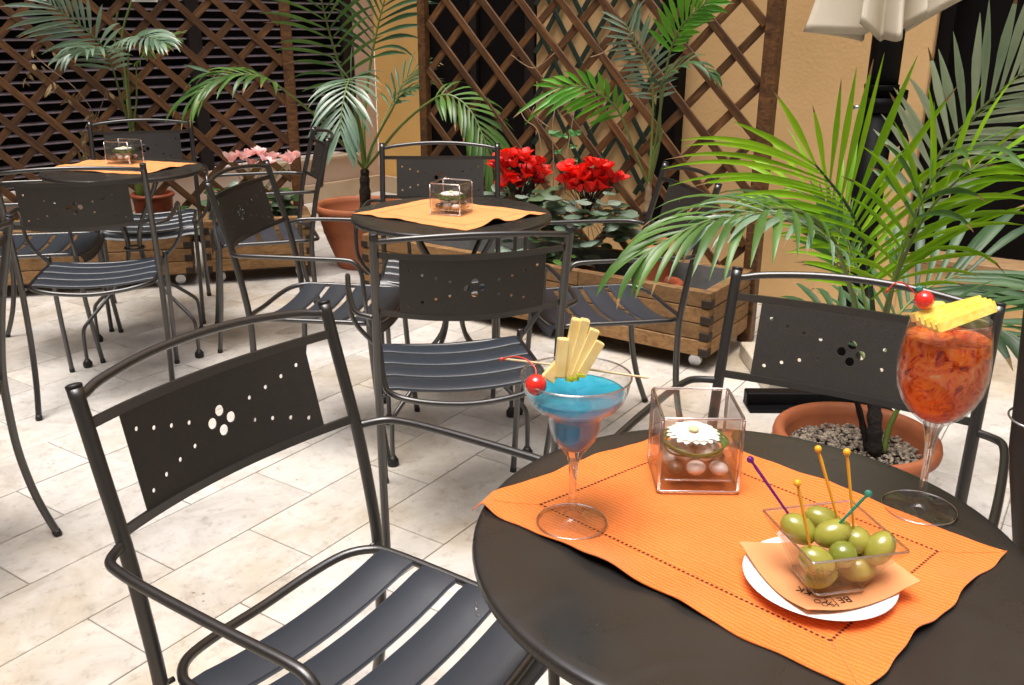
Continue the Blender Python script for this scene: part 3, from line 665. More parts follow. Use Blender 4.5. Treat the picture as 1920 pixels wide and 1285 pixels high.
    for s in (1, -1):
        A_ = [(s*(W_+.004), -.031, .640), (s*.252, -.006, .643), (s*.262, .03, .645), (s*.2665, .10, .646), (s*.268, .22, .646), (s*.2665, .315, .645), (s*.2665, .345, .637), (s*.2665, .362, .610), (s*.2665, .366, .57), (s*.263, .368, .53), (s*.245, .366, .49), (s*.214, .362, .452), (s*.199, .361, .432), (s*.197, .361, .41)]
        mb = MB(); mb.tube(spline(A_, 4), .0066, 12); mb.build('armrest', 'frame_paint', root)
        mb = MB(); mb.tube(spline([(s*.199, .357, .462), (s*.1975, .358, .40), (s*.1945, .372, .2), (s*.1900, .395, .004)], 4), .0088, 12); o = mb.build('front_leg', 'frame_paint', root)
        mb = MB(); mb.tube([(s*.1902, .3945, .014), (s*.1900, .3955, -.0005)], [.0098, .0102], 12); mb.build('foot_cap', 'rubber', o)
        mb = MB(); mb.tube([(s*.196, .004, .436), (s*.212, .002, .436)], .004, 8); mb.build('bolt', 'frame_paint', root)
        mb = MB(); mb.ell((s*.2265, -.031, .640), (.003, .0045, .0045)); mb.build('bolt', 'frame_paint', root)
    return root
ch0 = make_chair()
CH = [
 (-.3447, 1.1623, -123.03, 'nearest black metal armchair, left of the table with the drinks', 'chairs at the nearest table'),
 (.5521, 1.4337, 148.98, 'black metal armchair behind the orange cocktail, at the far side of the near table', 'chairs at the nearest table'),
 (-.1013, 2.0192, 11.55, 'black metal armchair seen from behind, pulled up to the middle table above the blue cocktail', 'chairs at the middle table'),
 (.4532, 2.7582, 101.02, 'black metal armchair right of the middle table, before the long timber trough', 'chairs at the middle table'),
 (-.7433, 2.7538, -97.52, 'black metal armchair at the left of the middle table, seen from its side', 'chairs at the middle table'),
 (-.2703, 3.362, 182.04, 'black metal armchair facing us behind the middle table, its grey back above the glass vase', 'chairs at the middle table'),
 (-1.3969, 2.9155, 15.07, 'black metal armchair seen from behind at the far left table', 'chairs at the far left table'),
 (-1.6756, 4.1669, 197.94, 'black metal armchair facing us behind the far left table', 'chairs at the far left table'),
 (-.873, 3.7799, 108.96, 'black metal armchair seen edge-on in front of the pink flowers', 'chairs at the far left table'),
 (-2.036, 3.4535, -77.8, 'black metal armchair left of the far left table, only seat and legs in view', 'chairs at the far left table'),
 (-1.252, 1.857, 88, 'black metal armchair cut off by the left edge, only one back post showing', 'chairs at the left edge'),
]
chairs = []
for i, (x, y, a, lab, grp) in enumerate(CH):
    o = ch0 if i == 0 else copy_tree(ch0)
    chairs.append(o)
for o, (x, y, a, lab, grp) in zip(chairs, CH):
    o.location = (x, y, 0); o.rotation_euler = (0, 0, radians(a)); o['label'] = lab; o['group'] = 'black metal armchairs'

# ================================================================ TABLES
TH = .7343; TR_ = .2955
def make_table():
    root = thing('round_table', 'x', 'table')
    mb = MB(); R = TR_
    mb.lathe([(0, TH), (R-.02, TH), (R-.008, TH+.0002), (R-.003, TH-.001), (R-.0008, TH-.0035), (R, TH-.008), (R-.0006, TH-.013), (R-.004, TH-.0165), (R-.010, TH-.0165), (R-.012, TH-.010), (R-.014, TH-.004), (0, TH-.003)], 96)
    mb.build('table_top', 'table_paint', root)
    ang0 = radians(52)
    for k in range(4):
        a = ang0+k*pi/2+(.18 if k % 2 else -.10); c, s = cos(a), sin(a)
        prof = [(.258, .012), (.258, .10), (.252, .150), (.225, .180), (.17, .225), (.10, .285), (.045, .355), (.028, .425), (.034, .49), (.070, .57), (.125, .655), (.150, .712)]
        P = spline([(r*c, r*s, z) for r, z in prof], 4)
        mb = MB(); mb.tube(P, .0072, 10); o = mb.build('leg', 'frame_paint', root)
        mb = MB(); mb.lathe([(0, 0), (.0165, 0), (.0175, .006), (.0175, .018), (.013, .024), (.009, .032), (0, .032)], 16, (.258*c, .258*s, 0)); mb.build('foot_cap', 'rubber', o)
    mb = MB(); mb.tube([(.152*cos(2*pi*k/32), .152*sin(2*pi*k/32), .7155) for k in range(32)], .006, 8, close=True); mb.build('support_ring', 'frame_paint', root)
    mb = MB(); mb.tube([(.036*cos(2*pi*k/20), .036*sin(2*pi*k/20), .425) for k in range(20)], .005, 8, close=True); mb.build('waist_ring', 'frame_paint', root)
    return root
t0 = make_table(); t1 = copy_tree(t0); t2 = copy_tree(t0)
for o, (x, y, lab) in zip((t0, t1, t2), ((.2531, .8633, 'nearest round black table, laid with the cocktails and olives'), (-.1797, 2.6658, 'round black table in the middle with one glass vase on a pale orange cloth'), (-1.4922, 3.509, 'round black table at the far left before the louvred shutters'))):
    o.location = (x, y, 0); o['label'] = lab; o['group'] = 'round black metal tables'
t0.rotation_euler = (0, 0, .3); t2.rotation_euler = (0, 0, .12)

# ---- table linen
def cloth(name, label, cs, centre, R, mat, nu=70, nv=52, hem=.05, seed=1, amp=.0035, lifts=()):
    """cs: corners left, bottom, right, top on the table plane"""
    rnd = random.Random(seed); ph = [(rnd.uniform(10, 26), rnd.uniform(-pi, pi), rnd.uniform(10, 26), rnd.uniform(-pi, pi), rnd.uniform(.4, 1)) for _ in range(5)]
    cl, cb, cr, ct = [V((*c, 0)) for c in cs]
    def P(u, v):
        p = (cl*(1-u)+cb*u)*(1-v)+(ct*(1-u)+cr*u)*v
        w_ = sum(a[4]*sin(a[0]*p.x+a[1])*sin(a[2]*p.y+a[3]) for a in ph)/2.2
        e = min(u, 1-u, v, 1-v); ew = max(0, 1-e/.14)
        w2 = sin(u*17+seed)*.5+sin(v*13+seed*2)*.5
        side = (cb-cl).normalized(); side2 = (ct-cl).normalized()
        p = p+side2*((.0020*sin(u*19+seed)+.0010*sin(u*47))*(1 if v < .5 else -1)*ew)+side*((.0022*sin(v*15+seed)+.0009*sin(v*41))*(1 if u < .5 else -1)*ew)
        z = TH+.0012+max(0, .0010+amp*.42*w_)*(.25+.75*ew)+ew*amp*.9*max(0, w2)
        for (ax, c_, wd_, hh) in lifts:
            q_ = (u if ax in (0, 2) else v); e2 = (v, 1-u, 1-v, u)[ax]; z += hh*math.exp(-((q_-c_)/wd_)**2)*max(0, 1-e2/.13)**1.6
        d = (V((p.x, p.y))-V(centre)).length
        if d > R-.004: z -= (d-R+.004)**1.0*.95+((d-R+.004)*4)**2*.05
        return V((p.x, p.y, z))
    root = thing(name, label, 'table mat')
    mb = MB(); vs = []; fs = []
    for i in range(nu+1):
        for j in range(nv+1): vs.append(P(i/nu, j/nv))
    n = len(vs)
    for i in range(nu):
        for j in range(nv): a = i*(nv+1)+j; fs.append((a, a+nv+1, a+nv+2, a+1))
    mb.add(vs, fs, True)
    lo = [v-V((0, 0, .0012)) for v in vs]; bd = [i*(nv+1) for i in range(nu+1)]+[nu*(nv+1)+j for j in range(1, nv+1)]+[i*(nv+1)+nv for i in range(nu-1, -1, -1)]+[j for j in range(nv-1, 0, -1)]
    mb.add([vs[i] for i in bd]+[lo[i] for i in bd], [(k, k+len(bd), (k+1) % len(bd)+len(bd), (k+1) % len(bd)) for k in range(len(bd))])
    mb.build('cloth', mat, root)
    # drawn-thread hem stitch: small dark slots
    ru = (cb-cl).length; rv = (ct-cl).length; hu, hv = hem/ru, hem/rv
    mb = MB()
    def slots(f0, f1, ln):
        k = int(ln/.0056)
        for i in range(k):
            t = (i+.2)/k; q = (i+.75)/k; a = f0(t); b_ = f0(q); a2 = f1(t); b2 = f1(q)
            o = V((0, 0, .0006)); mb.add([a+o, b_+o, b2+o, a2+o], [(0, 1, 2, 3)])
    dw = .0028
    slots(lambda t: P(hu+t*(1-2*hu), hv), lambda t: P(hu+t*(1-2*hu), hv+dw/rv), ru-2*hem)
    slots(lambda t: P(hu+t*(1-2*hu), 1-hv), lambda t: P(hu+t*(1-2*hu), 1-hv-dw/rv), ru-2*hem)
    slots(lambda t: P(hu, hv+t*(1-2*hv)), lambda t: P(hu+dw/ru, hv+t*(1-2*hv)), rv-2*hem)
    slots(lambda t: P(1-hu, hv+t*(1-2*hv)), lambda t: P(1-hu-dw/ru, hv+t*(1-2*hv)), rv-2*hem)
    mb.build('hem_stitch', 'stitch', root)
    # mitred corner seams
    for (u0, v0, u1, v1) in ((0, 0, hu, hv), (1, 0, 1-hu, hv), (1, 1, 1-hu, 1-hv), (0, 1, hu, 1-hv)):
        mb = MB(); mb.tube([P(u0+(u1-u0)*t/6, v0+(v1-v0)*t/6)+V((0, 0, .0002)) for t in range(7)], .0006, 5); mb.build('mitre_seam', mat, root)
    return root
cloth('linen_placemat', 'bright orange linen placemat with dark hemstitching under the cocktails', [(-.046, .938), (.292, .618), (.522, .835), (.232, 1.150)], (.2531, .8633), TR_, 'linen_orange', 110, 84, hem=.052, seed=3, lifts=((0, .42, .10, .010), (0, .62, .05, .004), (1, .35, .10, .008), (1, .72, .06, .004), (2, .55, .08, .005), (3, .4, .2, .004), (0, .03, .05, .007)))
cloth('linen_placemat', 'pale orange placemat on the middle table', [(-.468, 2.648), (-.125, 2.425), (.10, 2.664), (-.262, 2.905)], (-.1797, 2.6658), TR_, 'linen_pale', 56, 44, seed=5, amp=.006, lifts=((1, .35, .10, .014), (1, .75, .08, .008), (0, .4, .1, .006)))
cloth('linen_placemat', 'pale orange placemat on the far left table', [(-1.775, 3.46), (-1.365, 3.36), (-1.262, 3.66), (-1.70, 3.745)], (-1.4922, 3.509), TR_, 'linen_pale', 56, 44, seed=8, amp=.006, lifts=((0, .5, .1, .006), (1, .5, .1, .006)))

# ================================================================ THINGS ON THE TABLES
def petal_flower(mb, c, r, n, rings=2, tilt=.2):
    c = V(c)
    for g in range(rings):
        for k in range(n):
            a = 2*pi*(k+.5*g)/n+random.uniform(-.06, .06); L_ = r*(1-.10*g)*random.uniform(.94, 1.04); w_ = r*.150; R = Rz(a); vs = []; fs = []
            seg = 6
            for i in range(seg+1):
                t = i/seg; ww = w_*(.35+.65*sin(min(1, t*1.25)*pi/2))*(1 if t < .8 else sqrt(max(0, 1-((t-.8)/.2)**2))*.75+.25)
                z = g*.0011+r*(.13*t-.16*t*t)+.035*r*g*t
                for s in (-1, 0, 1): vs.append(c+R@V((r*.14+t*(L_-r*.14), s*ww, z+(0 if s else -.0012*(1-t)))))
            for i in range(seg):
                for s in (0, 1): q = i*3+s; fs.append((q, q+3, q+4, q+1))
            mb.add(vs, fs, True)
def make_vase(name, label, loc, rz, h=.095, w_=.0985, wl=.052, dark=False):
    root = thing(name, label, 'vase', loc, rz)
    def rr(hw, r, n=4):
        out = []
        for q in range(4):
            cx, cy = ((1, 1), (-1, 1), (-1, -1), (1, -1))[q]
            for i in range(n+1):
                a = pi/2*(q+i/n); out.append((cx*(hw-r)+r*cos(a), cy*(hw-r)+r*sin(a)))
        return out
    def shell(mb, rings):
        vs = []; n = len(rings[0][1])
        for z, ring in rings: vs += [(x, y, z) for x, y in ring]
        fs = []
        for i in range(len(rings)-1):
            for k in range(n): k2 = (k+1) % n; fs.append((i*n+k, i*n+k2, (i+1)*n+k2, (i+1)*n+k))
        fs.append(tuple(range(n))[::-1]); fs.append(tuple((len(rings)-1)*n+k for k in range(n)))
        mb.add(vs, fs)
    hw = w_/2; t = .0052
    mb = MB(); shell(mb, [(0, rr(hw-.002, .006)), (.002, rr(hw, .007)), (h-.001, rr(hw, .007)), (h, rr(hw-.001, .006)), (h, rr(hw-t+.001, .003)), (h-.001, rr(hw-t, .003)), (.015, rr(hw-t, .004)), (.012, rr(hw-t-.004, .004))])
    mb.build('glass_cube', 'glass_pink', root)
    mb = MB(); q_ = hw-t/2; mb.tube([(x, y, h+.0002) for x, y in rr(q_, .005)], .0019, 8, close=True); mb.build('rim_glint', 'glass_glint', root)
    for sx, sy in ((1, 1), (-1, 1), (-1, -1), (1, -1)):
        mb = MB(); e_ = hw-.0026; mb.tube([(sx*e_, sy*e_, .002), (sx*e_, sy*e_, h-.002)], .0022, 8); mb.build('corner_glint', 'glass_glint', root)  # added tubes that draw bright glints down the glass corners
    mb = MB(); mb.tube([(x, y, .0022) for x, y in rr(hw-.001, .005)], .0016, 8, close=True); mb.tube([(x, y, .0135) for x, y in rr(hw-.008, .004)], .0012, 8, close=True); o = mb.build('base_glint', 'glass_glint', root); o['kind'] = 'stuff'
    mb = MB(); shell(mb, [(.0124, rr(hw-t-.0042, .0038)), (.0152, rr(hw-t-.0003, .0037)), (wl, rr(hw-t-.0003, .0028))]); mb.build('water', 'water', root)
    rnd = random.Random(int(abs(loc[0]*1000))); spots = []
    k_ = 0
    for lay, (nx, zz, sp_) in enumerate(((3, .0235, .0262), (2, .0365, .027))):
        for ix in range(nx):
            for iy in range(nx):
                x = (ix-(nx-1)/2)*sp_+rnd.uniform(-.002, .002); y = (iy-(nx-1)/2)*sp_+rnd.uniform(-.002, .002); k_ += 1
                mb = MB(); mb.ell((x, y, zz+rnd.uniform(-.001, .001)), (rnd.uniform(.0125, .0142), rnd.uniform(.0105, .0122), rnd.uniform(.0080, .0095)), Rz(rnd.uniform(0, 3)), 14, 9)
                mb.build('pebble', 'pebble_brown' if k_ in (1, 8) else 'pebble_pale', root)
    mb = MB()
    for j in range(5):
        R0 = .034+.0015*j; ph = rnd.uniform(0, 6); tl = rnd.uniform(-.004, .004)
        pts = [(R0*cos(a)*1.02, R0*sin(a), .040+j*.0022+tl*sin(a+ph)+.002*sin(3*a+ph)) for a in [2*pi*k/40 for k in range(40)]]
        mb.tube(pts, .0013, 6, close=True)
    mb.build('grass_coil', 'grass_blade', root)
    mb = MB(); petal_flower(mb, (-.001, .002, wl+.004),   .0335, 19, 2); o = mb.build('gerbera_petals', 'gerbera', root)
    mb = MB(); mb.ell((-.001, .002, wl+.009), (.0068, .0068, .003)); mb.build('gerbera_eye', 'gerbera_eye', o)
    return root
make_vase('glass_vase', 'square glass vase with white gerbera and pebbles beside the blue cocktail', (.2225, 1.0075, TH+.0035), radians(-1))
make_vase('glass_vase', 'square glass vase on the middle table, seen corner-on', (-.181, 2.668, TH+.003), radians(-20), .09)
make_vase('glass_vase', 'square glass vase on the far left table', (-1.545, 3.655, TH+.003), radians(-9), .086, .105)

# ---- blue cocktail in a margarita glass
GX, GY, GZ = .0675, .8905, TH+.0032
mg = thing('margarita_glass', 'stemmed wide glass of bright blue cocktail', 'glass', (GX, GY, GZ))
outer = [(0, .0004), (.036, .0006), (.0385, .0014), (.0388, .0022), (.036, .0032), (.020, .0052), (.009, .0095), (.0055, .018), (.0042, .035), (.0042, .055), (.0052, .072), (.0085, .084), (.0160, .094), (.0225, .103), (.0268, .115), (.0288, .128), (.0305, .1335), (.0365, .1375), (.0455, .1435), (.0520, .152), (.0560, .162), (.0580, .1755)]
inner = [(.0586, .1762), (.0570, .1755), (.0549, .162), (.0508, .1528), (.0447, .1450), (.0358, .1392), (.0296, .1352), (.0275, .1300), (.0256, .1155), (.0215, .1045), (.0150, .0962), (.0075, .0895), (0, .0875)]
mb = MB(); mb.lathe(outer[:9], 56); mb.lathe(outer[11:]+inner, 56); mb.k = 1; mb.lathe(outer[8:12], 56); mb.build('bowl_and_stem', ['glass_clear', 'glass'], mg)
mb = MB(); mb.tube([(.0583*cos(2*pi*k/64), .0583*sin(2*pi*k/64), .1762) for k in range(64)], .0011, 8, close=True); mb.build('rim_glint', 'glass_glint', mg)
mb = MB(); mb.tube([(.0386*cos(2*pi*k/64), .0386*sin(2*pi*k/64), .0020) for k in range(64)], .0011, 8, close=True); mb.build('foot_glint', 'glass_glint', mg)
mb = MB(); mb.lathe([(0, .0877), (.0073, .0897), (.0148, .0964), (.0213, .1047), (.0254, .1157), (.0273, .1302), (.0294, .1354)], 48)
mb.lathe([(.0294, .1354), (.0294, .1356)], 48); mb.add([(.0294*cos(2*pi*k/48), .0294*sin(2*pi*k/48), .1356) for k in range(48)], [tuple(range(48))]); mb.build('lower_liquid', 'blue_drink_pale', mg)
mb = MB(); n = 56
mb.lathe([(0, .1360), (.0296, .1360), (.0357, .1394), (.0446, .1452), (.0506, .1530), (.0528, .1580), (.0505, .1574), (0, .1573)], n); mb.build('blue_liquid', 'blue_drink', mg)
# skewer, cherry and fruit fan
def wedge(mb, base, tip, nrm, w0, w1, th):
    base, tip, nrm = V(base), V(tip), V(nrm).normalized(); d = (tip-base).normalized(); s = d.cross(nrm).normalized()
    vs = []; L_ = (tip-base).length
    for t, w_ in ((0, w0*.8), (.04, w0), (.5, (w0+w1)/2), (.97, w1), (1, w1*.8)):
        for (a, b_) in ((-1, -1), (1, -1), (1, 1), (-1, 1)): vs.append(base+d*L_*t+s*w_*a/2+nrm*th*b_/2*(.8 if t in (0, 1) else 1))
    fs = [(3, 2, 1, 0), (16, 17, 18, 19)]
    for i in range(4):
        for k in range(4): fs.append((i*4+k, i*4+(k+1) % 4, (i+1)*4+(k+1) % 4, (i+1)*4+k))
    mb.add(vs, fs)
sk = thing('cocktail_skewer', 'wooden skewer with red cherry and apple fan across the blue cocktail', 'garnish')
mb = MB(); mb.tube([(-0.0084, 0.9050, 0.9264), (0.0695, 0.8850, 0.9242), (0.1375, 0.8720, 0.9189), (0.1412, 0.8710, 0.9188)], [.0013, .0013, .0013, .0004], 8); mb.build('stick', 'skewer', sk)
cc = V((0.0247, 0.8620, 0.9141)); mb = MB(); mb.ell(cc, (.0112, .0112, .0112), None, 20, 14); o = mb.build('cherry', 'cherry_red', sk)
mb = MB(); mb.tube(spline([cc+V((0, 0, .0105)), V((0.0236, 0.8680, 0.9304)), V((0.0154, 0.8760, 0.9361)), V((0.0028, 0.8850, 0.9362)), V((-0.0100, 0.8950, 0.9301))], 5), .0009, 7); mb.ell(V((-0.0105, 0.8950, 0.9295)), (.003, .002, .0022)); mb.build('cherry_stem', 'cherry_stem', o)
mb = MB(); wedge(mb, (0.0366, 0.874, 0.9152), (0.0496, 0.878, 0.9338), (.15, -1, .1), 0.0135, 0.0079, .009); mb.build('fruit_slice', 'apple_flesh', sk)
mb = MB(); wedge(mb, (0.0485, 0.871, 0.9188), (0.0521, 0.875, 0.9604), (.15, -1, .1), 0.0096, 0.0107, .009); mb.build('fruit_slice', 'apple_flesh', sk)
mb = MB(); wedge(mb, (0.0542, 0.875, 0.9173), (0.0653, 0.879, 0.9803), (.15, -1, .1), 0.0084, 0.0084, .009); mb.build('fruit_slice', 'apple_flesh', sk)
mb = MB(); wedge(mb, (0.059, 0.873, 0.9169), (0.0744, 0.877, 0.9804), (.15, -1, .1), 0.0079, 0.0090, .009); mb.build('fruit_slice', 'apple_flesh', sk)
mb = MB(); wedge(mb, (0.059, 0.8724, 0.9145), (0.0595, 0.8725, 0.9188), (.15, -1, .1), 0.0075, 0.0075, .0098); mb.build('peel', 'apple_skin', sk)
mb = MB(); wedge(mb, (0.0637, 0.87, 0.9193), (0.0837, 0.874, 0.9706), (.15, -1, .1), 0.0084, 0.0101, .009); mb.build('fruit_slice', 'apple_flesh', sk)
mb = MB(); wedge(mb, (0.0637, 0.8694, 0.9169), (0.0643, 0.8695, 0.9209), (.15, -1, .1), 0.0080, 0.0080, .0098); mb.build('peel', 'apple_skin', sk)
mb = MB(); wedge(mb, (0.07, 0.867, 0.924), (0.0892, 0.871, 0.9585), (.15, -1, .1), 0.0090, 0.0096, .009); mb.build('fruit_slice', 'apple_flesh', sk)
mb = MB(); wedge(mb, (0.07, 0.8664, 0.9216), (0.0705, 0.8665, 0.9251), (.15, -1, .1), 0.0085, 0.0085, .0098); mb.build('peel', 'apple_skin', sk)
# ---- orange cocktail in a wine glass
WX, WY, WZ = .4715, .930, TH+.0005
wg = thing('wine_glass', 'large stemmed glass of orange cocktail full of ice', 'glass', (WX, WY, WZ))
outer = [(0, .0004), (.038, .0006), (.0405, .0014), (.0408, .0024), (.038, .0034), (.020, .0054), (.0100, .0100), (.0055, .020), (.0040, .038), (.0040, .058), (.0052, .080), (.0078, .098), (.0110, .1075), (.0190, .1140), (.0300, .1235), (.0385, .1360), (.0440, .1500), (.0468, .1650), (.0472, .1780), (.0458, .1960), (.0430, .2150), (.0398, .2310)]
inner = [(.0392, .2316), (.0386, .2308), (.0418, .2150), (.0446, .1960), (.0460, .1780), (.0456, .1650), (.0428, .1505), (.0373, .1370), (.0290, .1250), (.0182, .1160), (.0090, .1115), (0, .1105)]
mb = MB(); mb.lathe(outer[:9], 64); mb.lathe(outer[12:]+inner, 64); mb.k = 1; mb.lathe(outer[8:13], 64); mb.build('bowl_and_stem', ['glass_clear', 'glass'], wg)
mb = MB(); mb.tube([(.0395*cos(2*pi*k/64), .0395*sin(2*pi*k/64), .2316) for k in range(64)], .0009, 8, close=True); mb.build('rim_glint', 'glass_glint', wg)
mb = MB(); mb.tube([(.0406*cos(2*pi*k/64), .0406*sin(2*pi*k/64), .0021) for k in range(64)], .0012, 8, close=True); mb.build('foot_glint', 'glass_glint', wg)
liq = [(0, .1107), (.0088, .1117), (.0180, .1162), (.0288, .1252), (.0371, .1372), (.0426, .1507), (.0454, .1651), (.0458, .1780), (.0444, .1960), (.0424, .2105), (.040, .2100), (0, .2098)]
mb = MB(); mb.lathe(liq, 56); mb.build('orange_liquid', 'orange_drink', wg)
rnd = random.Random(4)
for (x, y, z, s) in ((.012, -.010, .206, .021), (-.018, .004, .203, .020), (.010, .018, .204, .019), (-.003, -.020, .196, .017), (.024, .004, .209, .012)):
    mb = MB(); R = Euler((rnd.uniform(-.5, .5), rnd.uniform(-.5, .5), rnd.uniform(0, 3))).to_matrix(); mb.box((x, y, z), (s, s*.9, s*.8), R, s*.14); mb.build('ice_cube', 'ice', wg)
gn = thing('fruit_garnish', 'yellow pineapple slices, red cherry and teal pick on the orange cocktail', 'garnish')
mb = MB(); wedge(mb, (0.4185, 0.905, 0.9745), (0.4861, 0.909, 0.9934), (.1, -1, .45), .0102, .0088, .0125); mb.build('pineapple_slice', 'pineapple', gn)
mb = MB(); wedge(mb, (0.4223, 0.9, 0.972), (0.4894, 0.904, 0.9926), (.1, -1, .45), .0102, .0088, .0125); mb.build('pineapple_slice', 'pineapple', gn)
mb = MB(); wedge(mb, (0.4264, 0.896, 0.9704), (0.4924, 0.9, 0.9926), (.1, -1, .45), .0102, .0088, .0125); mb.build('pineapple_slice', 'pineapple', gn)
mb = MB(); wedge(mb, (0.4309, 0.892, 0.9694), (0.4944, 0.896, 0.9916), (.1, -1, .45), .0102, .0088, .0125); mb.build('pineapple_slice', 'pineapple', gn)
mb = MB(); wedge(mb, (0.4349, 0.888, 0.9679), (0.4928, 0.892, 0.9893), (.1, -1, .45), .0102, .0088, .0125); mb.build('pineapple_slice', 'pineapple', gn)
cc = V((0.4272, 0.905, 0.9937)); mb = MB(); mb.ell(cc, (.0100, .0100, .0100), None, 20, 14); o = mb.build('cherry', 'cherry_red', gn)
mb = MB(); mb.tube(spline([(0.4207, 0.905, 0.9965), (0.4103, 0.905, 1.0068), (0.4007, 0.905, 1.0124), (0.3932, 0.905, 1.0107), (0.3871, 0.905, 1.0032)], 5), .0008, 7); mb.ell((0.3871, 0.905, 1.0032), (.0016, .0016, .0026)); mb.build('cherry_stem', 'cherry_stem', o)
mb = MB(); mb.ell((0.4217, 0.908, 1.0054), .0035); mb.tube([(0.4217, 0.908, 1.0054), (0.4337, 0.91, 0.9765)], .0011, 8); mb.build('pick', 'plastic_teal', gn)
mb = MB(); mb.ell((0.4438, 0.915, 0.9826), (.015, .006, .007), None, 10, 6, .1); mb.build('orange_peel', 'pineapple', gn)
# ---- saucer, napkin, glass bowl of olives and picks
sc = thing('saucer', 'white saucer under the napkin and olive bowl', 'saucer', (.304, .7715, TH+.003))
mb = MB(); mb.lathe([(0, .0005), (.040, .0005), (.044, .0002), (.058, .006), (.0725, .0118), (.0738, .0128), (.0728, .0136), (.058, .0090), (.044, .0042), (0, .0040)], 64); mb.build('dish', 'porcelain', sc)
ncs = [(0.2344, 0.8154), (0.2709, 0.7037), (0.3916, 0.7455), (0.3655, 0.8501)]
nk = thing('paper_napkin', 'peach paper napkin with black print folded over the saucer', 'napkin')
def napP(u, v, lift=0):
    a, b_, c, d = [V((*q, 0)) for q in ncs]; p = (a*(1-u)+b_*u)*(1-v)+(d*(1-u)+c*u)*v
    r = (V((p.x, p.y))-V((.304, .7715))).length
    z = TH+.0078 if r < .042 else TH+.0078+(r-.042)*.42
    if r > .078: z -= (r-.078)*.25
    p.z = max(z, TH+.008)+.0022*sin(u*7+1)*sin(v*6+.5)*min(1, max(0, (r-.04)/.03))+lift+.0012
    return p
def napshell(n, lift, th):
    mb = MB(); vs = [napP(i/n, j/n, lift) for i in range(n+1) for j in range(n+1)]; k = len(vs)
    fs = [(i*(n+1)+j, (i+1)*(n+1)+j, (i+1)*(n+1)+j+1, i*(n+1)+j+1) for i in range(n) for j in range(n)]
    mb.add(vs, fs, True); bd = [i*(n+1) for i in range(n+1)]+[n*(n+1)+j for j in range(1, n+1)]+[i*(n+1)+n for i in range(n-1, -1, -1)]+[j for j in range(n-1, 0, -1)]
    m = len(bd); mb.add([vs[i] for i in bd]+[vs[i]-V((0, 0, th)) for i in bd], [(q, q+m, (q+1) % m+m, (q+1) % m) for q in range(m)]); return mb
napshell(28, 0, .0008).build('paper', 'paper_napkin', nk)
def print_text(txt, u0, v0, size, ang, parent):
    cu = bpy.data.curves.new('lettering', 'FONT'); cu.body = txt; cu.size = size; cu.extrude = .00005; cu.align_x = 'CENTER'; cu.align_y = 'CENTER'
    tmp = bpy.data.objects.new('lettering', cu); dg = bpy.context.evaluated_depsgraph_get(); COL.objects.link(tmp); dg.update()
    me = bpy.data.meshes.new_from_object(tmp.evaluated_get(dg)); bpy.data.objects.remove(tmp)
    o = obj('print', me, parent); me.materials.clear(); me.materials.append(MT['ink']); p = V((u0, v0, 0)); p.z = TH+.0098
    o.location = p; o.rotation_euler = (0, 0, ang); return o
print_text('BE', 0.3188, 0.7400, 0.013, radians(192), nk)
print_text('AMY', 0.3056, 0.7323, 0.009, radians(140), nk)
print_text('OO', 0.2952, 0.7347, 0.009, radians(140), nk)
print_text('KK', 0.2847, 0.7536, 0.012, radians(140), nk)
mb = MB(); mb.tube([(0.3, 0.7416, 0.7441), (0.3065, 0.7442, 0.7441), (0.3118, 0.724, 0.7441), (0.3055, 0.7231, 0.7441)], .0003, 4, close=True); mb.build('print_box', 'ink', nk)
bz = TH+.0100; ba = radians(12)
ob = thing('glass_bowl', 'small square flared glass bowl of green olives', 'bowl', (.3115, .7705, bz), ba)
def ring(h, z, r): 
    out = []
    for q in range(4):
        cx, cy = ((1, 1), (-1, 1), (-1, -1), (1, -1))[q]
        for i in range(4): a = pi/2*(q+i/3); out.append((cx*(h-r)+r*cos(a), cy*(h-r)+r*sin(a), z))
    return out
def ringshell(mb, rs):
    vs = sum(rs, []); n = 16; fs = [tuple(range(n))[::-1], tuple((len(rs)-1)*n+k for k in range(n))]
    for i in range(len(rs)-1):
        for k in range(n): k2 = (k+1) % n; fs.append((i*n+k, i*n+k2, (i+1)*n+k2, (i+1)*n+k))
    mb.add(vs, fs)
mb = MB(); ringshell(mb, [ring(.0225, 0, .004), ring(.0255, .002, .005), ring(.0265, .008, .005), ring(.0375, .034, .004), ring(.0503, .0555, .003), ring(.0503, .0572, .003), ring(.0478, .0568, .002), ring(.0355, .0345, .003), ring(.0243, .0105, .004), ring(.0225, .0092, .004)]); mb.build('bowl', 'glass_bowl', ob)
mb = MB(); mb.tube(ring(.0491, .0570, .003), .0013, 8, close=True); mb.build('rim_glint', 'glass_glint', ob)
mb = MB(); mb.tube(ring(.0250, .0035, .004), .0018, 8, close=True); mb.build('foot_glint', 'glass_glint', ob)
OL = []
mb = MB(); mb.ell((0, 0, 0), (0.0194, 0.0139, 0.0139), None, 20, 14); o = mb.build('olive', 'olive_skin'); o.matrix_world = Matrix.Translation((0.2829, 0.785, 0.7938)) @ Matrix.Rotation(radians(-35), 4, V((0, -1, .35))); OL.append(o)
mb = MB(); mb.ell((0, 0, 0), (0.0206, 0.0130, 0.0130), None, 20, 14); o = mb.build('olive', 'olive_skin'); o.matrix_world = Matrix.Translation((0.3148, 0.805, 0.7919)) @ Matrix.Rotation(radians(-25), 4, V((0, -1, .35))); OL.append(o)
mb = MB(); mb.ell((0, 0, 0), (0.0194, 0.0135, 0.0135), None, 20, 14); o = mb.build('olive', 'olive_skin'); o.matrix_world = Matrix.Translation((0.313, 0.775, 0.7952)) @ Matrix.Rotation(radians(20), 4, V((0, -1, .35))); OL.append(o)
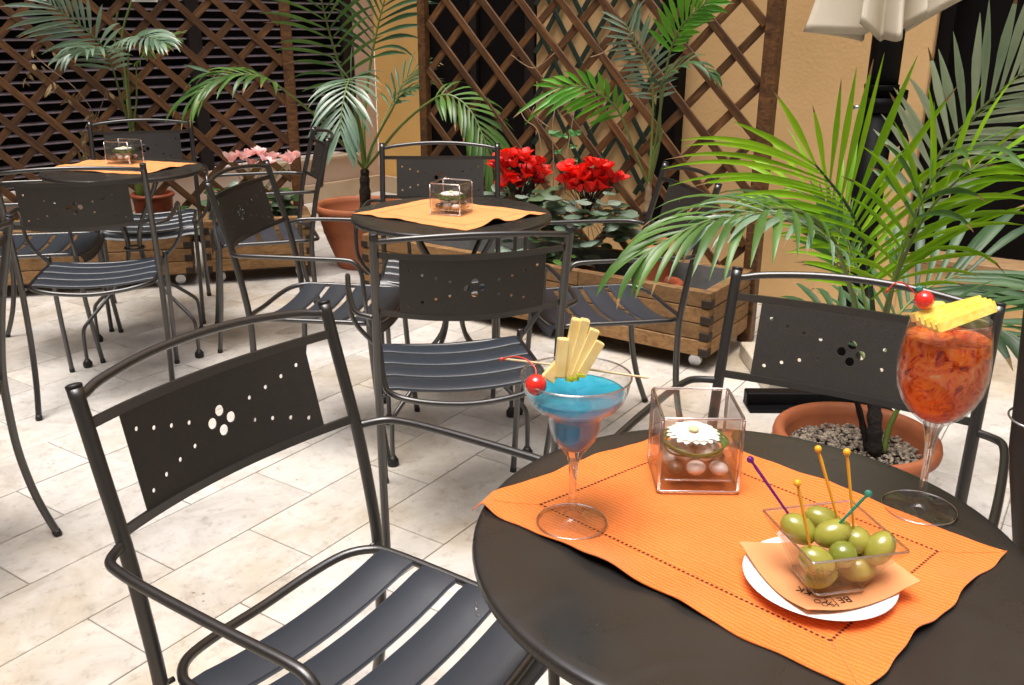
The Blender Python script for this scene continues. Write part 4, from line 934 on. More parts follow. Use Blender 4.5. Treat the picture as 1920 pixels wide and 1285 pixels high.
mb = MB(); mb.ell((0, 0, 0), (0.0188, 0.0135, 0.0135), None, 20, 14); o = mb.build('olive', 'olive_skin'); o.matrix_world = Matrix.Translation((0.2894, 0.745, 0.7831)) @ Matrix.Rotation(radians(-30), 4, V((0, -1, .35))); OL.append(o)
mb = MB(); mb.ell((0, 0, 0), (0.0139, 0.0131, 0.0131), None, 20, 14); o = mb.build('olive', 'olive_skin_dark'); o.matrix_world = Matrix.Translation((0.3162, 0.752, 0.7859)) @ Matrix.Rotation(radians(0), 4, V((0, -1, .35))); OL.append(o)
mb = MB(); mb.ell((0, 0, 0), (0.0139, 0.0146, 0.0146), None, 20, 14); o = mb.build('olive', 'olive_skin'); o.matrix_world = Matrix.Translation((0.3369, 0.775, 0.7876)) @ Matrix.Rotation(radians(80), 4, V((0, -1, .35))); OL.append(o)
mb = MB(); mb.ell((0, 0, 0), (0.0182, 0.0135, 0.0135), None, 20, 14); o = mb.build('olive', 'olive_skin'); o.matrix_world = Matrix.Translation((0.3555, 0.762, 0.7869)) @ Matrix.Rotation(radians(55), 4, V((0, -1, .35))); OL.append(o)
mb = MB(); mb.ell((0, 0, 0), (0.0176, 0.0124, 0.0124), None, 20, 14); o = mb.build('olive', 'olive_skin'); o.matrix_world = Matrix.Translation((0.2985, 0.752, 0.7633)) @ Matrix.Rotation(radians(30), 4, V((0, -1, .35))); OL.append(o)
mb = MB(); mb.ell((0, 0, 0), (0.0176, 0.0130, 0.0130), None, 20, 14); o = mb.build('olive', 'olive_skin'); o.matrix_world = Matrix.Translation((0.3392, 0.765, 0.7622)) @ Matrix.Rotation(radians(10), 4, V((0, -1, .35))); OL.append(o)
mb = MB(); mb.ell((0, 0, 0), (0.0176, 0.0130, 0.0130), None, 20, 14); o = mb.build('olive', 'olive_skin_dark'); o.matrix_world = Matrix.Translation((0.3181, 0.778, 0.7572)) @ Matrix.Rotation(radians(10), 4, V((0, -1, .35))); OL.append(o)
mb = MB(); mb.ell((0, 0, 0), (0.0176, 0.0130, 0.0130), None, 20, 14); o = mb.build('olive', 'olive_skin_dark'); o.matrix_world = Matrix.Translation((0.3432, 0.79, 0.7589)) @ Matrix.Rotation(radians(60), 4, V((0, -1, .35))); OL.append(o)
OLAB = ['green olive stuck by the purple pick, left in the glass bowl', 'green olive at the back of the bowl behind the purple pick', 'large green olive in the centre with the teal pick', 'green olive at the front with the nearest yellow pick', 'dark green round olive at the front centre without a pick', 'green olive under the straight yellow pick right of centre', 'pale green olive at the right corner of the bowl', 'green olive low at the front seen through the bowl wall', 'green olive low at the right seen through the bowl wall', 'dark green olive hidden deep under the centre of the bowl', 'dark green olive hidden at the back bottom of the bowl']
for o, l in zip(OL, OLAB): tag(o, l, 'olive', 'green olives in the glass bowl')
pk = thing('cocktail_pick', 'purple cocktail pick leaning left out of the olives', 'pick', group='coloured cocktail picks in the olives'); mb = MB(); mb.ell((0.2331, 0.8, 0.8617), .0036, None, 14, 10); mb.build('pick_head', 'plastic_purple', pk)
mb = MB(); mb.tube([(0.2343, 0.7997, 0.8601), (0.2367, 0.7992, 0.8569), (0.2384, 0.7987, 0.8545), (0.2747, 0.79, 0.8052), (0.2818, 0.7883, 0.7956)], [.0020, .0013, .0017, .0013, .0003], 8); mb.build('pick_shaft', 'plastic_purple', pk)
pk = thing('cocktail_pick', 'yellow cocktail pick nearest, left of the other yellow picks', 'pick', group='coloured cocktail picks in the olives'); mb = MB(); mb.ell((0.2623, 0.745, 0.8655), .0036, None, 14, 10); mb.build('pick_head', 'plastic_yellow', pk)
mb = MB(); mb.tube([(0.2629, 0.745, 0.8636), (0.264, 0.745, 0.8598), (0.2648, 0.745, 0.8569), (0.2824, 0.745, 0.7959), (0.2857, 0.745, 0.7844)], [.0020, .0013, .0017, .0013, .0003], 8); mb.build('pick_shaft', 'plastic_yellow', pk)
pk = thing('cocktail_pick', 'yellow cocktail pick leaning left, in the middle of three', 'pick', group='coloured cocktail picks in the olives'); mb = MB(); mb.ell((0.2978, 0.8, 0.8736), .0036, None, 14, 10); mb.build('pick_head', 'plastic_yellow', pk)
mb = MB(); mb.tube([(0.2985, 0.7999, 0.8717), (0.2998, 0.7996, 0.8679), (0.3008, 0.7994, 0.8651), (0.3238, 0.795, 0.8002), (0.3278, 0.7942, 0.7889)], [.0020, .0013, .0017, .0013, .0003], 8); mb.build('pick_shaft', 'plastic_yellow', pk)
pk = thing('cocktail_pick', 'upright yellow cocktail pick, rightmost of three', 'pick', group='coloured cocktail picks in the olives'); mb = MB(); mb.ell((0.316, 0.775, 0.8825), .0036, None, 14, 10); mb.build('pick_head', 'plastic_yellow', pk)
mb = MB(); mb.tube([(0.3164, 0.775, 0.8805), (0.3172, 0.775, 0.8766), (0.3179, 0.775, 0.8737), (0.3334, 0.775, 0.7983), (0.3358, 0.775, 0.7865)], [.0020, .0013, .0017, .0013, .0003], 8); mb.build('pick_shaft', 'plastic_yellow', pk)
pk = thing('cocktail_pick', 'teal cocktail pick leaning right out of the central olive', 'pick', group='coloured cocktail picks in the olives'); mb = MB(); mb.ell((0.3376, 0.765, 0.844), .0036, None, 14, 10); mb.build('pick_head', 'plastic_teal', pk)
mb = MB(); mb.tube([(0.3366, 0.7653, 0.8423), (0.3347, 0.766, 0.8389), (0.3333, 0.7665, 0.8363), (0.3172, 0.772, 0.8076), (0.3114, 0.774, 0.7973)], [.0020, .0013, .0017, .0013, .0003], 8); mb.build('pick_shaft', 'plastic_teal', pk)
wd = MB(); wd.ell((-0.0509, 1.1434, 0.4492), (0.0028, 0.0094, .0024), None, 12, 8); o = wd.build('water_drop', 'water'); tag(o, 'thin water streak on the nearest chair seat', 'water drop', 'water drops on the chair seat')
wd = MB(); wd.ell((-0.0506, 1.1342, 0.4492), (0.0037, 0.0042, .0024), None, 12, 8); o = wd.build('water_drop', 'water'); tag(o, 'round water drop below the streak on the nearest chair seat', 'water drop', 'water drops on the chair seat')
wd = MB(); wd.ell((-0.0470, 1.1202, 0.4492), (0.0042, 0.0042, .0024), None, 12, 8); o = wd.build('water_drop', 'water'); tag(o, 'larger water drop nearest the front edge on the nearest chair seat', 'water drop', 'water drops on the chair seat')
wd = MB(); wd.ell((-0.0529, 1.1743, 0.4492), (0.0020, 0.0020, .0024), None, 12, 8); o = wd.build('water_drop', 'water'); tag(o, 'tiny water drop by the seat frame on the nearest chair seat', 'water drop', 'water drops on the chair seat')

# ================================================================ PLANTS
def curve_pts(P, k=8):
    sp = spline(P, k); L_ = [0]
    for a, b_ in zip(sp, sp[1:]): L_.append(L_[-1]+(b_-a).length)
    return sp, L_
def at_len(sp, L_, t):
    q = t*L_[-1]
    for i in range(len(L_)-1):
        if L_[i+1] >= q: f_ = (q-L_[i])/max(1e-9, L_[i+1]-L_[i]); return sp[i].lerp(sp[i+1], f_), (sp[i+1]-sp[i]).normalized()
    return sp[-1], (sp[-1]-sp[-2]).normalized()
def leaflet(b0, d, nrm, L_, w_, droop, seg=7, twist=0):
    d = V(d).normalized(); mb = MB(); vs = []; fs = []; prev = V(b0); dd = d; st = L_/seg
    for i in range(seg+1):
        t = i/seg; n_ = (V(nrm)-dd*V(nrm).dot(dd)).normalized(); s = dd.cross(n_).normalized()
        ww = w_*(.30+1.25*t if t < .25 else (.6125+.3875*sin((t-.25)/.3*pi/2) if t < .55 else max(.03, (1-(t-.55)/.45)**.75)))*.5
        if t > .98: ww = w_*.02
        vs += [prev-s*ww+n_*ww*.35, prev-n_*ww*.05, prev+s*ww+n_*ww*.35]
        dd = (dd+V((0, 0, -1))*droop*(t+.12)/seg*2.2).normalized(); prev = prev+dd*st
    for i in range(seg):
        for k in (0, 1): q = i*3+k; fs.append((q, q+3, q+4, q+1))
    mb.add(vs, fs, True)
    if random.random() < .4: mb.mi[-2:] = [1, 1]
    return mb
def frond(root, pts, t0, L_, w_, mat, nl=18, droop=.5, nh=(0, -1, .4), a0=68, a1=22, r0=.006, sides=(1, -1), lift=.12, Ls=None, stem='stem_green', jit=1, tip=.35):
    sp, LL = curve_pts([V(p) for p in pts]); m = len(sp)
    mb = MB(); mb.tube(sp, [r0*(1-.75*i/(m-1)) for i in range(m)], 7); fr = mb.build('frond', stem, root)
    nh = V(nh).normalized()
    for i in range(nl):
        tt = (i+.5)/nl; t = t0+(1-t0)*tt*.985; p, T = at_len(sp, LL, t)
        n_ = (nh-T*nh.dot(T)).normalized(); S_ = T.cross(n_).normalized()
        prof = (.62+.75*tt if tt < .35 else .88+.12*sin((tt-.35)*4) - max(0, tt-.5)*tip*1.6)
        for s in sides:
            a = radians(a0+(a1-a0)*tt+random.uniform(-4, 4)*jit)
            d = T*cos(a)+S_*s*sin(a)+n_*lift
            l_ = L_*prof*random.uniform(.9, 1.06)*((Ls[0] if s > 0 else Ls[1]) if Ls else 1)
            leaflet(p, d, n_+V((random.uniform(-.25, .25), random.uniform(-.25, .25), random.uniform(-.2, .2)))*jit, l_, w_*random.uniform(.8, 1.1), droop*random.uniform(.7, 1.3)*(2.2 if random.random() < .07 else 1), 7).build('leaflet', mat, fr)
    return fr
def clay_pot(name, label, c, r_top, r_bot, z0, h, soil_z, mat='terracotta', lip=.018, liph=.04):
    root = thing(name, label, 'pot', (c[0], c[1], z0)); mb = MB(); rt = r_top
    mb.lathe([(0, 0), (r_bot-.004, 0), (r_bot, .004), (r_bot+(rt-lip-r_bot)*.12, h*.12), (r_bot+(rt-lip-r_bot)*.13, h*.135), (r_bot+(rt-lip-r_bot)*.125, h*.15), (r_bot+(rt-lip-r_bot)*.55, h*.45), (rt-lip-.004, h-liph-.02), (rt-lip, h-liph), (rt-lip*.35, h-liph+.003), (rt-.002, h-liph+.008), (rt, h-liph*.5), (rt-.003, h-.006), (rt-.010, h), (rt-.020, h-.001), (rt-.029, h-.008), (rt-.034, h-.03), (rt-.045, h*.55), (0, h*.5)], 56)
    mb.build('pot_body', mat, root)
    return root
def soil_disc(root, r, z, mat='soil', n=24, h=.006):
    mb = MB(); vs = [(0, 0, z+h)]; fs = []
    for g in range(1, 9):
        for k in range(n): a = 2*pi*k/n; q = r*g/8; vs.append((q*cos(a), q*sin(a), z+(random.uniform(-h, h) if g < 8 else -.003)))
    for k in range(n): fs.append((0, 1+k, 1+(k+1) % n))
    for g in range(7):
        for k in range(n): a = 1+g*n+k; b_ = 1+g*n+(k+1) % n; fs.append((a, a+n, b_+n, b_))
    mb.add(vs, fs, False); mb.build('soil', mat, root, 'stuff')
def trunk(root, pts, rs, mat='bark', name='trunk'):
    sp, L_ = curve_pts([V(p) for p in pts], 6); m = len(sp)
    rr = [rs[0]+(rs[1]-rs[0])*i/(m-1) for i in range(m)]; rr = [r*(1+.10*((i*7) % 3-1)) for i, r in enumerate(rr)]
    mb = MB(); mb.tube(sp, rr, 12); return mb.build(name, mat, root)

# ---- the bright palm in the big clay pot, right foreground
pot = clay_pot('clay_pot', 'wide terracotta pot of dark gravel behind the near table', (.868, 2.088), .203, .13, 0, .30, .25)
soil_disc(pot, .165, .235)
mb = MB(); rnd = random.Random(11)
for i in range(1150):
    a = rnd.uniform(0, 2*pi); q = .158*sqrt(rnd.random()); s = rnd.uniform(.0042, .0080)
    mb.ell((q*cos(a), q*sin(a), .243+rnd.uniform(0, .008)), (s, s*rnd.uniform(.6, 1), s*rnd.uniform(.5, .9)), Rz(a*7), 6, 4, .18)
mb.sm = [False]*len(mb.sm); mb.build('gravel', 'gravel', pot, 'stuff')
pm = thing('bright_palm', 'tall palm with lime green fan fronds growing from the gravel-filled clay pot', 'palm')
trunk(pm, [(0.9098, 2.0600, 0.2535), (0.9043, 2.0700, 0.3220), (0.9041, 2.1000, 0.3957), (0.8918, 2.1000, 0.4667)], (.019, .016), 'palm_fibre')
trunk(pm, [(0.9025, 2.0800, 0.2436), (0.8789, 2.0900, 0.3274), (0.8498, 2.0800, 0.4008)], (.009, .007), 'palm_fibre')
trunk(pm, [(0.9308, 2.0600, 0.2565), (0.9414, 2.0700, 0.3222), (0.9612, 2.0700, 0.3871)], (.008, .006), 'stem_green', 'side_shoot')
base = (0.8951, 2.1000, 0.4527)
# lime fan frond facing the camera
LM = [((0.6546, 1.9800, 0.9767), (0.5451, 1.9600, 1.1301), .026), ((0.6763, 1.9800, 0.9585), (0.6302, 1.9700, 1.1027), .022), ((0.6921, 1.9900, 0.9408), (0.6832, 1.9700, 1.1548), .022), ((0.7069, 1.9900, 0.9246), (0.7116, 1.9700, 1.1762), .026), ((0.7209, 1.9900, 0.9059), (0.7439, 1.9700, 1.1912), .027), ((0.7399, 2.0000, 0.8852), (0.7684, 1.9800, 1.2016), .020), ((0.7526, 2.0000, 0.8686), (0.8281, 1.9600, 1.1983), .030), ((0.7624, 2.0000, 0.8567), (0.8107, 1.9200, 1.0192), .024), ((0.7691, 2.0000, 0.8423), (0.9133, 1.9500, 1.1400), .028), ((0.7763, 2.0000, 0.8230), (0.9428, 1.9000, 1.0354), .026), ((0.7870, 2.0000, 0.7963), (1.0188, 1.8800, 1.0595), .028), ((0.7997, 2.0100, 0.7643), (1.0640, 1.8800, 0.9933), .027), ((0.8085, 2.0100, 0.7345), (1.0650, 1.8600, 0.9606), .028), ((0.8178, 2.0100, 0.7018), (1.0514, 1.8500, 0.9186), .028), ((0.8313, 2.0200, 0.6658), (0.9999, 1.8800, 0.8936), .024),
      ((0.6546, 1.9800, 0.9767), (0.4576, 1.9300, 1.0729), .024), ((0.6640, 1.9800, 0.9653), (0.3527, 1.9000, 1.0400), .022), ((0.6743, 1.9800, 0.9562), (0.3539, 1.8900, 1.0283), .018), ((0.6885, 1.9900, 0.9419), (0.3201, 1.8800, 1.0025), .018), ((0.7005, 1.9900, 0.9292), (0.3119, 1.8700, 0.9844), .018), ((0.7114, 1.9900, 0.9164), (0.3276, 1.8600, 0.9513), .017), ((0.7224, 1.9900, 0.9036), (0.3692, 1.8600, 0.9494), .018), ((0.7387, 2.0000, 0.8852), (0.4122, 1.8700, 0.9556), .018), ((0.7499, 2.0000, 0.8710), (0.4497, 1.8700, 0.9261), .02), ((0.7616, 2.0000, 0.8543), (0.4765, 1.8800, 0.8988), .02), ((0.7712, 2.0000, 0.8351), (0.5125, 1.8800, 0.8708), .02), ((0.7874, 2.0100, 0.8025), (0.5546, 1.9000, 0.8381), .02), ((0.7987, 2.0100, 0.7718), (0.6095, 1.9200, 0.8046), .02)]
sp = spline([base, (0.8596, 2.0600, 0.6038), (0.8010, 2.0200, 0.7817), (0.7422, 2.0000, 0.8853), (0.6518, 1.9800, 0.9813)], 8)
mb = MB(); mb.tube(sp, [.0075*(1-.7*i/(len(sp)-1)) for i in range(len(sp))], 8); fr = mb.build('frond', 'leaf_dark', pm)
for a, b_, w_ in LM:
    a, b_ = V(a), V(b_); d = b_-a; L_ = d.length; dr = .16 if b_.z > 1.05 else .42
    d2 = d.normalized()+V((0, 0, dr*.52)); leaflet(a, d2, (.1, -1, .35), L_*(1.02+dr*.05), w_*.64, dr, 9).build('leaflet', 'leaf_lime', fr)
frond(pm, [base, (0.8554, 2.0000, 0.6231), (0.8601, 1.9600, 0.7601), (0.8798, 1.9200, 0.8817), (0.9208, 1.8800, 0.9675), (0.9696, 1.8400, 1.0113)], .40, .26, .0135, 'leaf_lime', 12, .55, (0, -.6, .8), 58, 20, .006, lift=.1, tip=.3)
frond(pm, [base, (0.8716, 2.1200, 0.5847), (0.8410, 2.1600, 0.7085), (0.8022, 2.2000, 0.8056), (0.7429, 2.2200, 0.8646), (0.6678, 2.2400, 0.8870)], .36, .25, .0135, 'leaf_lime', 13, .45, (0, -.8, .6), 60, 20, .005, lift=.1, tip=.3)
# left arching frond, hanging leaflets
frond(pm, [base, (0.8007, 2.0500, 0.6593), (0.7110, 1.9800, 0.8150), (0.6055, 1.9000, 0.8922), (0.4721, 1.8200, 0.9104), (0.3547, 1.7600, 0.8897), (0.2524, 1.7200, 0.8421)], .45, .25, .019, 'leaf_mid', 15, .95, (0, -.25, 1), 58, 14, .0065, lift=.1, tip=.5)
frond(pm, [base, (0.7921, 1.9800, 0.6292), (0.6942, 1.9000, 0.8099), (0.5890, 1.8400, 0.8796), (0.4887, 1.8000, 0.9090), (0.3857, 1.7600, 0.8952)], .55, .19, .016, 'leaf_blue', 9, .8, (0, -.3, 1), 55, 14, .005, lift=.05)
frond(pm, [base, (0.8631, 2.1000, 0.5638), (0.8333, 2.1400, 0.6329), (0.7900, 2.1800, 0.7434), (0.7557, 2.2000, 0.8119)], .62, .16, .016, 'leaf_mid', 9, .5, (0, -1, .3), 40, 14, .004)
# right grey-green fronds
frond(pm, [base, (0.9333, 2.1600, 0.6275), (0.9719, 2.2000, 0.8065), (1.0098, 2.2000, 0.9555), (1.0495, 2.1500, 1.0566), (1.1244, 2.0800, 1.1779)], .50, .25, .021, 'leaf_pale', 16, .18, (-.2, -1, .1), 62, 30, .007, lift=.05, Ls=(.85, 1), tip=0)
frond(pm, [base, (0.8554, 1.9800, 0.6295), (0.8458, 1.9300, 0.7916), (0.8688, 1.9000, 0.9474), (0.9033, 1.8600, 1.0168), (0.9798, 1.8000, 1.0169)], .62, .22, .015, 'leaf_mid', 7, .9, (0, -.3, 1), 50, 20, .004, lift=.15)
frond(pm, [base, (0.9705, 2.2500, 0.4848), (1.0463, 2.3500, 0.5269), (1.1377, 2.4000, 0.5882), (1.2704, 2.4200, 0.6363)], .25, .36, .030, 'leaf_dark', 13, .42, (0, -.75, .9), 60, 24, .006, lift=.1, tip=.1)
frond(pm, [base, (0.9494, 2.1500, 0.5053), (1.0101, 2.1000, 0.5782), (1.0814, 2.0200, 0.6179), (1.1675, 1.9600, 0.5865)], .30, .26, .027, 'leaf_dark', 12, .8, (0, -.5, 1), 58, 18, .006, lift=.1)
frond(pm, [base, (0.8739, 2.2000, 0.5016), (0.8309, 2.2500, 0.5427), (0.7628, 2.3000, 0.5411)], .3, .2, .022, 'leaf_dark', 9, .5, (0, -.6, 1), 55, 20, .005)

# ---- palm in the clay pot, centre left
PC = (-.835, 4.92)
pot = clay_pot('clay_pot', 'large terracotta pot with palm standing by the pink flower trough', PC, .245, .135, 0, .345, .3, 'terracotta')
soil_disc(pot, .20, .27)
pm = thing('potted_palm', 'tall green palm in the large clay pot between the two trellises', 'palm')
trunk(pm, [(-.80, 4.90, .26), (-0.7975, 4.9000, 0.4377), (-0.7931, 4.9000, 0.5291)], (.034, .022))
c2 = (-0.7931, 4.9000, 0.5291)
frond(pm, [c2, (-0.8094, 4.8500, 0.7249), (-0.8096, 4.7500, 0.9340), (-0.7934, 4.6000, 1.0120), (-0.7931, 4.4500, 0.9666), (-0.8067, 4.3800, 0.8623), (-0.8074, 4.3400, 0.7685)], .52, .27, .026, 'leaf_blue', 16, .55, (0, -1, .35), 70, 22, .008, lift=.05, tip=.3)
frond(pm, [c2, (-0.8066, 4.8500, 0.7794), (-0.8541, 4.8000, 0.9698), (-0.9065, 4.7500, 1.2018), (-0.9366, 4.7000, 1.3977)], .48, .34, .018, 'leaf_mid', 10, .5, (0, -1, .3), 66, 40, .013, lift=.1, tip=0)
frond(pm, [c2, (-0.8829, 4.7500, 0.6871), (-0.9541, 4.6000, 0.8161), (-1.0666, 4.4500, 0.9531), (-1.1360, 4.3500, 1.0236), (-1.2184, 4.3000, 1.0445), (-1.3133, 4.2500, 1.0350), (-1.4120, 4.2000, 0.9683)], .66, .26, .030, 'leaf_mid', 11, .95, (0, -.35, 1), 50, 20, .008, lift=.1, tip=.1)
frond(pm, [c2, (-0.7962, 4.9500, 0.7419), (-0.7695, 5.0000, 0.9855), (-0.7137, 5.0000, 1.2262), (-0.6563, 5.0000, 1.4081)], .62, .34, .022, 'leaf_dark', 9, .55, (0, -1, .3), 60, 34, .012, lift=.1, tip=0)
frond(pm, [c2, (-0.7337, 4.8500, 0.6704), (-0.6371, 4.8000, 0.8254), (-0.5710, 4.7800, 0.9200), (-0.4319, 4.7000, 0.9829)], .62, .16, .026, 'leaf_dark', 9, .5, (0, -.3, 1), 50, 16, .009, lift=.1)
frond(pm, [c2, (-0.6802, 4.7000, 0.6486), (-0.5540, 4.5500, 0.7898), (-0.4113, 4.4500, 0.9074), (-0.3057, 4.4000, 0.9530), (-0.2041, 4.3500, 0.8922), (-0.1338, 4.3000, 0.7594), (-0.0989, 4.2800, 0.6444)], .60, .28, .026, 'leaf_mid', 15, .80, (.1, -.6, 1), 62, 18, .009, lift=.1, tip=.3)
frond(pm, [c2, (-0.7728, 5.1000, 0.6109), (-0.7283, 5.3000, 0.7652), (-0.6176, 5.4000, 0.9645), (-0.4933, 5.4000, 1.0527)], .6, .2, .02, 'leaf_dark', 9, .6, (0, -.5, 1), 50, 16, .006)

# ---- small palm in the right trough
P3C = (0.5813, 3.6800, 0.4579)
pot = clay_pot('clay_pot', 'small terracotta pot with slender palm standing in the long trough', (P3C[0], P3C[1]), .098, .068, .20, .225, .2, 'terracotta', .012, .028); soil_disc(pot, .075, .20)
pm = thing('potted_palm', 'slender palm with a peeling stem in the small clay pot before the wide trellis', 'palm')
trunk(pm, [(P3C[0]-.01, P3C[1], .39), (0.5579, 3.6800, 0.4845), (0.5499, 3.6800, 0.5506)], (.026, .018)); trunk(pm, [(0.5505, 3.6800, 0.5396), (0.5507, 3.6800, 0.6160), (0.5500, 3.6800, 0.6700)], (.017, .011), 'twig', 'sheath')
c3 = (0.5511, 3.6800, 0.6485)
frond(pm, [c3, (0.4829, 3.6200, 0.7839), (0.4051, 3.5500, 0.9470), (0.3330, 3.5000, 1.0149), (0.2503, 3.4700, 1.0508), (0.1514, 3.4500, 1.0459)], .50, .17, .022, 'leaf_green', 11, .30, (0, -1, .3), 60, 18, .006, lift=.05, Ls=(.6, 1.25), tip=0)
frond(pm, [c3, (0.5543, 3.7000, 0.8369), (0.5482, 3.7000, 1.0221), (0.5103, 3.6800, 1.1329), (0.4522, 3.6600, 1.2170), (0.4229, 3.6600, 1.2783)], .50, .145, .013, 'leaf_blue', 17, .25, (0, -1, .2), 76, 38, .006, lift=.0, tip=.2)
frond(pm, [c3, (0.5682, 3.6600, 0.8622), (0.5783, 3.6200, 1.0473), (0.5933, 3.6000, 1.1803), (0.6373, 3.5800, 1.2790), (0.7425, 3.5500, 1.3711)], .66, .19, .024, 'leaf_green', 13, .25, (0, -1, .2), 58, 22, .007, lift=.05, Ls=(.55, 1), tip=0)
frond(pm, [c3, (0.5696, 3.6000, 0.8281), (0.5565, 3.5500, 0.9930), (0.5540, 3.5000, 1.0733), (0.6335, 3.4500, 1.1360), (0.7174, 3.4200, 1.0970)], .62, .12, .018, 'leaf_dark', 8, .6, (0, -.4, 1), 50, 16, .005)
frond(pm, [c3, (0.5645, 3.6600, 0.7790), (0.5807, 3.6500, 0.8386), (0.5892, 3.6500, 0.8737)], .97, .01, .002, 'leaf_dark', 1, .2, r0=.008)

# ---- palm at the far left
LC = (-1.8770, 4.7200, 0.4567)
pot = clay_pot('clay_pot', 'small red clay pot with a white price tag behind the far left table', (LC[0], LC[1]), .112, .082, .255, .175, .2, 'terracotta_dark', .010, .022); soil_disc(pot, .085, .145)
mb = MB(); mb.box((.055, -.088, .07), (.022, .002, .04), Rz(.5)); mb.build('price_tag', 'sign_white', pot)
pm = thing('potted_palm', 'palm with silvery fronds in the small red pot before the shutters', 'palm')
trunk(pm, [(LC[0]-.06, LC[1], .40), (-1.9441, 4.7000, 0.6017), (-1.9228, 4.6800, 0.7642)], (.022, .013), 'stem_green')
c4 = (-1.9263, 4.6800, 0.7379)
frond(pm, [c4, (-1.9239, 4.6200, 0.8736), (-1.9073, 4.5000, 1.0847), (-1.9064, 4.4000, 1.1776), (-1.9610, 4.3500, 1.2515), (-2.0240, 4.3000, 1.3139), (-2.0860, 4.3000, 1.3690)], .42, .24, .022, 'leaf_blue', 17, .35, (.2, -1, .3), 66, 24, .006, lift=.1, Ls=(.8, 1.15), tip=.1)
frond(pm, [c4, (-1.9435, 4.6500, 0.8967), (-1.9485, 4.6000, 1.0709), (-1.9438, 4.5000, 1.1471), (-1.9738, 4.4000, 1.1539), (-2.0419, 4.3500, 1.1199)], .58, .17, .024, 'leaf_blue', 11, .8, (0, -.5, 1), 60, 20, .005, lift=.1)
frond(pm, [c4, (-1.8833, 4.6000, 0.9008), (-1.8270, 4.5000, 1.0803), (-1.7579, 4.4000, 1.1876), (-1.6628, 4.3000, 1.2077), (-1.5409, 4.2000, 1.1827)], .60, .18, .021, 'leaf_blue', 14, .75, (0, -.5, 1), 66, 18, .006, lift=.15)
frond(pm, [c4, (-1.8734, 4.6600, 0.8963), (-1.8295, 4.6000, 1.0517), (-1.7689, 4.5000, 1.0999), (-1.6858, 4.4500, 1.1495), (-1.5507, 4.4000, 1.1980)], .62, .13, .016, 'leaf_mid', 11, .5, (0, -.7, .7), 55, 18, .005)
for p in ([c4, (-1.9604, 4.7500, 0.9931), (-1.9985, 4.8000, 1.1959), (-1.9566, 4.8500, 1.3973)], [c4, (-1.9291, 4.7000, 0.9960), (-1.9196, 4.7000, 1.2023), (-1.8410, 4.7000, 1.3813)]):
    mb = MB(); mb.tube(spline(p, 6), .0055, 7); mb.build('leaf_stalk', 'stem_green', pm)
leaflet((-1.5273, 4.4000, 1.0808), V((-1.3625, 4.3000, 1.0577))-V((-1.5273, 4.4000, 1.0808)), (0, -1, .3), .19, .016, .1).build('leaflet', 'leaf_blue', pm)

